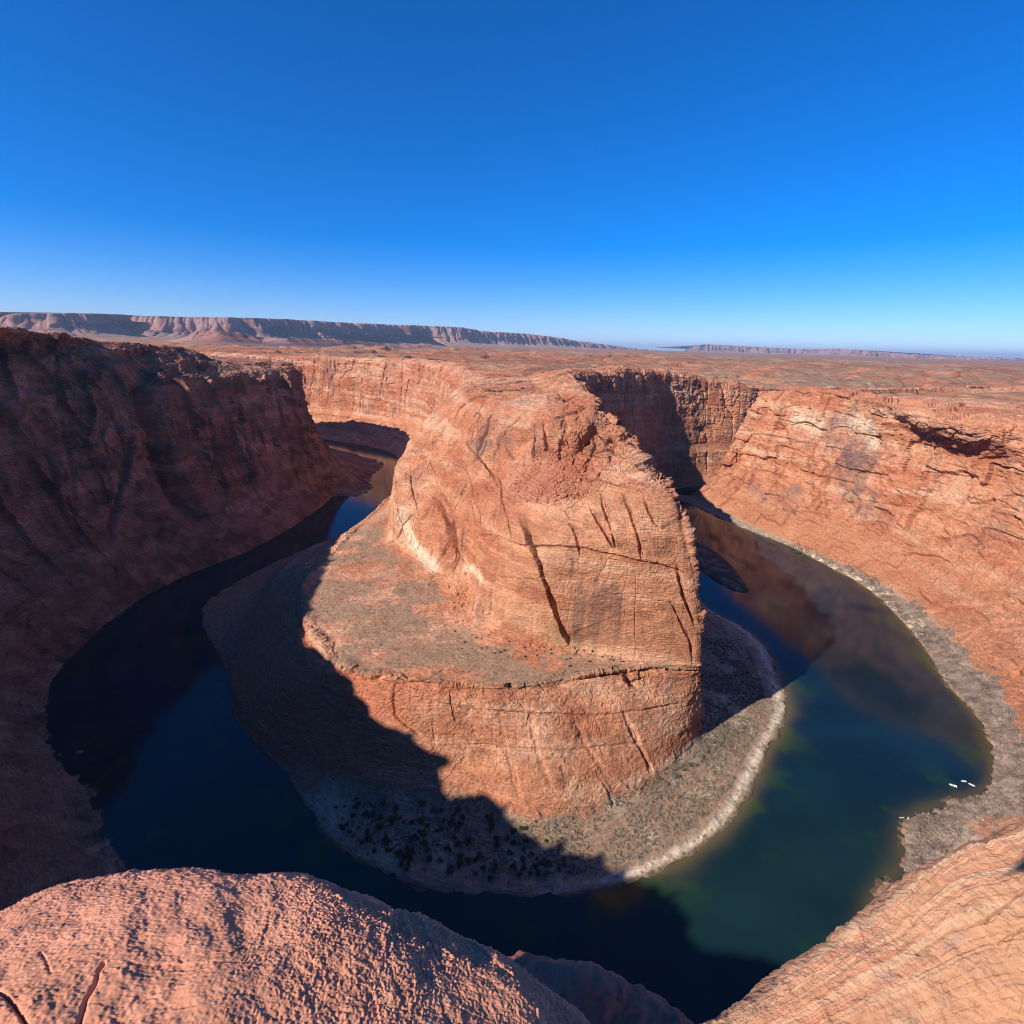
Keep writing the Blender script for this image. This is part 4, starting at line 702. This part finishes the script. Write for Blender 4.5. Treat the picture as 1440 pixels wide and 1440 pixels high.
# ==================================================================  BOULDERS, BRUSH, BOATS
def find(pts, G, okm, px, py):
    g = G[okm]; a = px[okm]; b_ = py[okm]; out = []
    for x, y in pts:
        out.append(g[np.argmin((a-x)**2+(b_-y)**2)])
    return out
def mesh_obj(name, V, Fc, mat, parent=None, smooth=False, mats=None, mi=None):
    me = bpy.data.meshes.new(name); me.from_pydata([tuple(v) for v in V], [], [tuple(f) for f in Fc]); me.update()
    me.materials.append(mat); me.polygons.foreach_set('use_smooth', np.full(len(me.polygons), smooth))
    o = bpy.data.objects.new(name, me); C.objects.link(o)
    if parent: o.parent = parent
    return o
import bmesh
def lumpy(seed, sub=3, amp=.3, sq=(1, .8, .6)):
    bm = bmesh.new(); bmesh.ops.create_icosphere(bm, subdivisions=sub, radius=1)
    V = np.array([v.co[:] for v in bm.verts]); Fc = [[v.index for v in f.verts] for f in bm.faces]; bm.free()
    d = fbm(S(V, .9), 3, seed); fl = np.round(d*5)/5
    V = V*(1+amp*(fl*.7+d*.6)+.06*fbm(S(V, .25), 2, seed+1))[:, None]*np.array(sq); return V, Fc
M_bould = plain('broken_sandstone', (.40, .17, .095), .9, .3, .8)
M_dkb = plain('dark_river_stone', (.20, .17, .15), .85, .3, .8)
def copy(o, name=None):
    c = o.copy(); C.objects.link(c); return c
def shrub_mesh(seed, n=420):
    rs = np.random.RandomState(seed); V = []; Fc = []
    lobes = [(rs.uniform(-.6, .6), rs.uniform(-.6, .6), rs.uniform(.25, .75), rs.uniform(.35, .6)) for _ in range(7)]
    for i in range(n):
        lx, ly, lz, lr = lobes[rs.randint(7)]
        d = rs.normal(size=3); d /= np.linalg.norm(d); r = lr*rs.uniform(.35, 1.05)
        p = np.array([lx, ly, lz])+d*r; p[2] = max(p[2], .03)
        a = rs.normal(size=3); a /= np.linalg.norm(a); b_ = np.cross(a, rs.normal(size=3)); b_ /= np.linalg.norm(b_); s_ = rs.uniform(.05, .12)
        k = len(V); V += [p-a*s_*1.6, p+b_*s_*.6, p+a*s_*1.6, p-b_*s_*.6]; Fc.append((k, k+1, k+2, k+3))
    return V, Fc
def stems(seed):
    rs = np.random.RandomState(seed); V = []; Fc = []
    for i in range(6):
        e1 = np.array([rs.uniform(-.6, .6), rs.uniform(-.6, .6), rs.uniform(.5, .9)]); k = len(V)
        for q, w_ in ((np.array([0, 0, -.1]), .05), (e1*.5+[0, 0, .05], .035), (e1, .012)):
            for t_ in range(4): V.append(q+np.array([math.cos(t_*math.pi/2)*w_, math.sin(t_*math.pi/2)*w_, 0]))
        for l_ in range(2):
            for t_ in range(4): Fc.append((k+l_*4+t_, k+l_*4+(t_+1) % 4, k+l_*4+4+(t_+1) % 4, k+l_*4+4+t_))
    return V, Fc
M_leaf1 = plain('dark_shrub_leaves', (.070, .068, .035), .8, .4, .6); M_leaf2 = plain('grey_shrub_leaves', (.19, .17, .12), .8, .35, .6)
M_twig = plain('shrub_twigs', (.13, .10, .075), .9, .2, 2)
def shrub_set(spots, mat, label, cat, group, size, seed, name='shrub'):
    protos = []
    for k in range(2):
        e_ = bpy.data.objects.new(name, None); C.objects.link(e_)
        V, Fc = shrub_mesh(seed+k); f_ = mesh_obj('foliage', V, Fc, mat, e_); V, Fc = stems(seed+k+9); t_ = mesh_obj('stem', V, Fc, M_twig, e_); protos.append((e_, f_, t_))
    rs = np.random.RandomState(seed)
    for i, p in enumerate(spots):
        e0, f0, t0_ = protos[i % 2]
        if i < 2: r_ = e0
        else:
            r_ = e0.copy(); C.objects.link(r_)
            for ch in (f0, t0_):
                c_ = ch.copy(); C.objects.link(c_); c_.parent = r_
        r_.location = p; s_ = size*rs.uniform(.6, 1.35); r_.scale = (s_*rs.uniform(.9, 1.25), s_, s_*rs.uniform(.7, 1.0)); r_.rotation_euler = (0, 0, rs.uniform(0, 6.28))
        tag(r_, label, cat, group)
IN_OK = IN_okm; rs = np.random.RandomState(21)
mb = IN_OK & (IN_V > 1.12) & (IN_V < 2.1)
# dark bushes on the shaded bar in front of the butte
sp = []
while len(sp) < 130:
    x = rs.uniform(470, 800); y = rs.uniform(1125, 1245)
    if inside(np.array([[x, y]]), [(440, 1100), (520, 1118), (620, 1130), (700, 1150), (800, 1190), (800, 1225), (700, 1240), (610, 1235), (540, 1215), (480, 1165)])[0]: sp.append((x, y))
shrub_set(find(sp, IN_G, mb, IN_px, IN_py), M_leaf1, 'dark low bush scattered on the shaded sand flat below the butte', 'shrub', 'bushes on the shaded sand flat in front of the butte', 2.3, 501)
sp = [(x+rs.normal()*6, y+rs.normal()*5) for x, y in zip(np.interp(np.linspace(0, 1, 46), [0, .4, 1], [935, 985, 1045]), np.interp(np.linspace(0, 1, 46), [0, .4, 1], [1100, 1062, 1022]))]
shrub_set(find(sp, IN_G, mb, IN_px, IN_py), M_leaf2, 'pale grey green bush along the right foot of the butte at its shadow edge', 'shrub', 'bushes along the right foot of the butte', 2.0, 511)
mb2 = IN_OK & (IN_V > 2.1) & (IN_V < 4.05)
sp = [(rs.uniform(600, 880), 0) for _ in range(40)]; sp = [(x, np.interp(x, [600, 700, 880], [890, 912, 925])+rs.normal()*8) for x, _ in sp]
shrub_set(find(sp, IN_G, mb2, IN_px, IN_py), M_leaf1, 'small dark bush on the bench at the foot of the main butte wall', 'shrub', 'bushes along the foot of the main butte wall', 1.1, 521)
# fallen blocks under the white arch
V, Fc = lumpy(5, 2); b0 = mesh_obj('rock', V, Fc, M_bould); V, Fc = lumpy(8, 2, .35, (1, .7, .7)); b1_ = mesh_obj('rock', V, Fc, M_bould)
sp = [(658+rs.normal()*11, 838+rs.normal()*13) for _ in range(70)]
for i, p in enumerate(find(sp, IN_G, IN_OK & (IN_V > 3) & (IN_V < 4.5), IN_px, IN_py)):
    o = (b0, b1_)[i] if i < 2 else copy((b0, b1_)[i % 2]); o.location = p; k = rs.uniform(.8, 2.4); o.scale = (k, k, k); o.rotation_euler = tuple(rs.uniform(0, 6, 3))
    tag(o, 'fallen orange block in the heap below the pale arch of the butte', 'rock', 'fallen blocks below the pale arch')
# rubble of the slump high on the butte and talus on the gully lines: uncountable
def scatter_mesh(name, pts, size, seed, mat, kind='rub'):
    rs = np.random.RandomState(seed); n = len(pts)
    if kind == 'rub':
        T0 = [lumpy(seed+k, 1, .4, (1, .8, .7)) for k in range(3)]; Vs = []; Fs = []; k0 = 0
        for i, p in enumerate(pts):
            V, Fc = T0[i % 3]; a = rs.uniform(0, 6.28); c_, s_ = math.cos(a), math.sin(a); M3 = np.array([[c_, -s_, 0], [s_, c_, 0], [0, 0, 1]])
            Vs.append(V@M3*size*rs.gamma(2.5, .4)+p); Fs.append(np.array(Fc)+k0); k0 += len(V)
        V = np.concatenate(Vs); Fc = np.concatenate(Fs); w_ = 3
    else:
        m = 22; pts = np.asarray(pts); sz = size*rs.uniform(.55, 1.3, (n, 1, 1))
        d = rs.normal(size=(n, m, 3)); d /= np.linalg.norm(d, axis=-1, keepdims=True); d[..., 2] = np.abs(d[..., 2])
        c_ = pts[:, None]+d*rs.uniform(.4, 1, (n, m, 1))*sz*np.array([1, 1, .95])
        a = rs.normal(size=(n, m, 3)); a /= np.linalg.norm(a, axis=-1, keepdims=True); b_ = np.cross(a, d); b_ /= np.linalg.norm(b_, axis=-1, keepdims=True)
        h_ = sz*.30*rs.uniform(.6, 1.4, (n, m, 1))
        V = np.stack([c_-a*h_*1.5, c_+b_*h_*.7, c_+a*h_*1.5, c_-b_*h_*.7], 2).reshape(-1, 3); Fc = np.arange(n*m*4).reshape(-1, 4); w_ = 4
    me = bpy.data.meshes.new(name); me.vertices.add(len(V)); me.vertices.foreach_set('co', V.reshape(-1).astype(f32))
    nf = len(Fc); me.loops.add(nf*w_); me.loops.foreach_set('vertex_index', Fc.reshape(-1).astype(np.int32)); me.polygons.add(nf)
    me.polygons.foreach_set('loop_start', np.arange(0, nf*w_, w_, dtype=np.int32)); me.update(calc_edges=True); me.materials.append(mat)
    o = bpy.data.objects.new(name, me); C.objects.link(o); return o
sel = IN_OK & (np.abs(((IN_px-775)/62)**2+((IN_py-672)/40)**2) < 1); g = IN_G[sel]; wsel = np.exp(-(((IN_px[sel]-775)/52)**2+((IN_py[sel]-672)/30)**2))*sstep(-.35, .15, fbm(S(g, 14), 3, 73)); wsel = wsel/wsel.sum()
tag(scatter_mesh('rubble', g[rs.choice(len(g), 2600, p=wsel)], .62, 31, plain('slump_rubble', (.34, .13, .075), .9, .35, .4)), 'reddish slump of loose rubble between the upper and lower cliffs of the butte', 'rubble', kind='stuff')
def area_pick(G, mask, n, rs, dens=None):
    du = np.linalg.norm(np.gradient(G, axis=1), axis=-1); dv = np.linalg.norm(np.gradient(G, axis=0), axis=-1); a = (du*dv*mask)
    if dens is not None: a = a*dens
    a = a.ravel(); a = a/a.sum(); return G.reshape(-1, 3)[rs.choice(len(a), n, p=a)]
UQ, VQ = np.meshgrid(OUT_U, OUT_V)
ej = fbm(S(OUT_G, 18), 3, 74); mk = (VQ > 1.10+.12*ej) & (VQ < 2.06+.30*ej) & (UQ > 16.7) & (UQ < 24.5)
dn_ = sstep(-.30, .05, fbm(S(OUT_G, 22), 3, 71))*(1-.75*sstep(21.3, 22.5, UQ))
dn_ = dn_*(1-.93*sstep(1.4, 1.55, VQ+.1*ej)*sstep(16.9, 17.3, UQ)*(1-sstep(18.8, 19.3, UQ)))
pk = area_pick(OUT_G, mk, 9500, rs, dn_)
M_br = plain('tamarisk_brush', (.225, .165, .135), .85, .5, .12)
tag(scatter_mesh('riverside_brush', pk, 1.55, 41, M_br, 'br'), 'dense grey leafless brush along the right river bank', 'brush', kind='stuff')
mk = (IN_V > 1.30) & (IN_V < 2.02) & (IN_U > 10) & (IN_U < 17.5)
pk = area_pick(IN_G, mk, 6000, rs, sstep(-.3, .2, fbm(S(IN_G, 14), 3, 72)))
tag(scatter_mesh('beach_scrub', pk, .75, 42, plain('beach_scrub', (.20, .16, .105), .85, .4, .3), 'br'), 'fine grey brown scrub covering the flat beach around the butte', 'scrub', kind='stuff')
mk = (VQ > 1.5) & (VQ < 2.3) & (UQ > 17.2) & (UQ < 19.2); pk = area_pick(OUT_G, mk, 60, rs)
shrub_set(pk, M_leaf2, 'small olive bush on the pale sandy flat behind the riverside brush at right', 'shrub', 'bushes on the sandy flat at right', 1.3, 531)
# two stones near the left shore
V, Fc = lumpy(12, 3, .3, (1, .7, .45))
for (x, y, s_), lb in zip([(112, 1058, 2.6), (84, 1061, 1.5)], ['larger grey rock showing above the dark water near the left shore', 'smaller grey rock showing above the dark water, nearer the left shore']):
    o = mesh_obj('rock', V, Fc, M_dkb); o.location = Z(x, y, .2); o.scale = (s_, s_, s_); tag(o, lb, 'rock')
# boats
M_white = plain('white_hull', (.80, .80, .78), .35, .05, .5); M_dark = plain('dark_fitting', (.04, .045, .05), .5, .1, 2); M_seat = plain('boat_seat', (.30, .32, .36), .6, .1, 2)
def hull(Ln, Bm, Hh, nS=16):
    V = []; Fc = []; nr = 7
    for i in range(nS+1):
        t_ = i/nS; x = (t_-.5)*Ln; wd = Bm/2*(1-max(0, (t_-.45)/.55)**2.4)*(.88+.12*min(1, t_*4))+.01; sh = .12*Hh*max(0, t_-.4)**1.5
        prof_ = [(-1, 1), (-.92, .35), (-.5, .02), (0, -.1), (.5, .02), (.92, .35), (1, 1)]
        for a, b_ in prof_: V.append((x, a*wd, (b_*Hh+sh if b_ > .5 else b_*Hh+(max(0, t_-.6)**2)*Hh*2.2*(1-b_))))
        for a, b_ in [(.86, 1), (.80, .45), (0, .38), (-.80, .45), (-.86, 1)]: V.append((x, a*wd, b_*Hh+sh))
    m = 12
    for i in range(nS):
        for k in range(m): Fc.append((i*m+k, i*m+(k+1) % m, (i+1)*m+(k+1) % m, (i+1)*m+k))
    Fc.append(tuple(range(m))[::-1]); Fc.append(tuple(nS*m+k for k in range(m))); return V, Fc
def bxm(x0, x1, y0, y1, z0, z1, tp=0.0):
    V = [(x0, y0, z0), (x1, y0, z0), (x1, y1, z0), (x0, y1, z0), (x0+tp, y0+tp, z1), (x1-tp, y0+tp, z1), (x1-tp, y1-tp, z1), (x0+tp, y1-tp, z1)]
    return V, [(3, 2, 1, 0), (4, 5, 6, 7), (0, 1, 5, 4), (1, 2, 6, 5), (2, 3, 7, 6), (3, 0, 4, 7)]
def boat(x, y, ang, k, label):
    e_ = bpy.data.objects.new('motorboat', None); C.objects.link(e_); e_.location = Z(x, y, 0); e_.rotation_euler = (0, 0, ang); e_.scale = (k, k, k)
    V, Fc = hull(5.6, 2.0, .75); mesh_obj('hull', V, Fc, M_white, e_)
    V, Fc = bxm(.35, .75, -.7, .7, .55, 1.15, .12); mesh_obj('windshield', V, Fc, M_dark, e_)
    for x0 in (-1.3, -.3): V, Fc = bxm(x0, x0+.5, -.65, .65, .3, .62, .04); mesh_obj('seat', V, Fc, M_seat, e_)
    V, Fc = bxm(-3.1, -2.75, -.18, .18, -.1, 1.0, .05); mesh_obj('outboard_motor', V, Fc, M_dark, e_)
    tag(e_, label, 'boat')
boat(1340, 1105, math.radians(150), .82, 'white motorboat farthest from shore of the three floating by the right bank')
boat(1355, 1099, math.radians(175), .66, 'white motorboat in the middle of the three floating by the right bank')
boat(1366, 1104, math.radians(135), .62, 'white motorboat closest to shore of the three floating by the right bank')
def kayak(x, y, z, ang, label):
    e_ = bpy.data.objects.new('kayak', None); C.objects.link(e_); e_.location = Z(x, y, z); e_.rotation_euler = (0, 0, ang)
    V = []; Fc = []; nS = 14
    for i in range(nS+1):
        t_ = i/nS*2-1; wd = .42*(1-abs(t_)**2.2)+.01; zz = .12*abs(t_)**3
        for k in range(8): a = k*math.pi/4; V.append((t_*1.9, math.cos(a)*wd, .16+zz+math.sin(a)*.19*(1-abs(t_)**3*.6)))
    for i in range(nS):
        for k in range(8): Fc.append((i*8+k, (i+1)*8+k, (i+1)*8+(k+1) % 8, i*8+(k+1) % 8))
    mesh_obj('hull', V, Fc, M_white, e_, True); V, Fc = bxm(-.5, .35, -.24, .24, .30, .385, .03); mesh_obj('cockpit', V, Fc, M_dark, e_)
    tag(e_, label, 'kayak')
kayak(1268, 1150, 0, .1, 'white kayak floating farthest out off the brushy point at right')
kayak(1277, 1151, 0, .7, 'white kayak drawn in at the tip of the brushy point at right')
kayak(1275, 1174, 0, 1.3, 'white kayak lying at the water edge below the brushy point, apart from the others')

# ==================================================================  AIR
hz = bpy.data.materials.new('haze_air'); hz.use_nodes = True; nt = hz.node_tree; nt.nodes.remove(nt.nodes['Principled BSDF'])
pv = N(nt, 'ShaderNodeVolumePrincipled'); pv.inputs['Color'].default_value = (.52, .72, 1.0, 1); pv.inputs['Density'].default_value = 1.9e-5; pv.inputs['Anisotropy'].default_value = .1
nt.links.new(pv.outputs[0], [n for n in nt.nodes if n.type == 'OUTPUT_MATERIAL'][0].inputs['Volume'])
V, Fc = bxm(-95000, 95000, -95000, 95000, -20, 1100); o = mesh_obj('haze', V, Fc, hz); tag(o, kind='stuff')
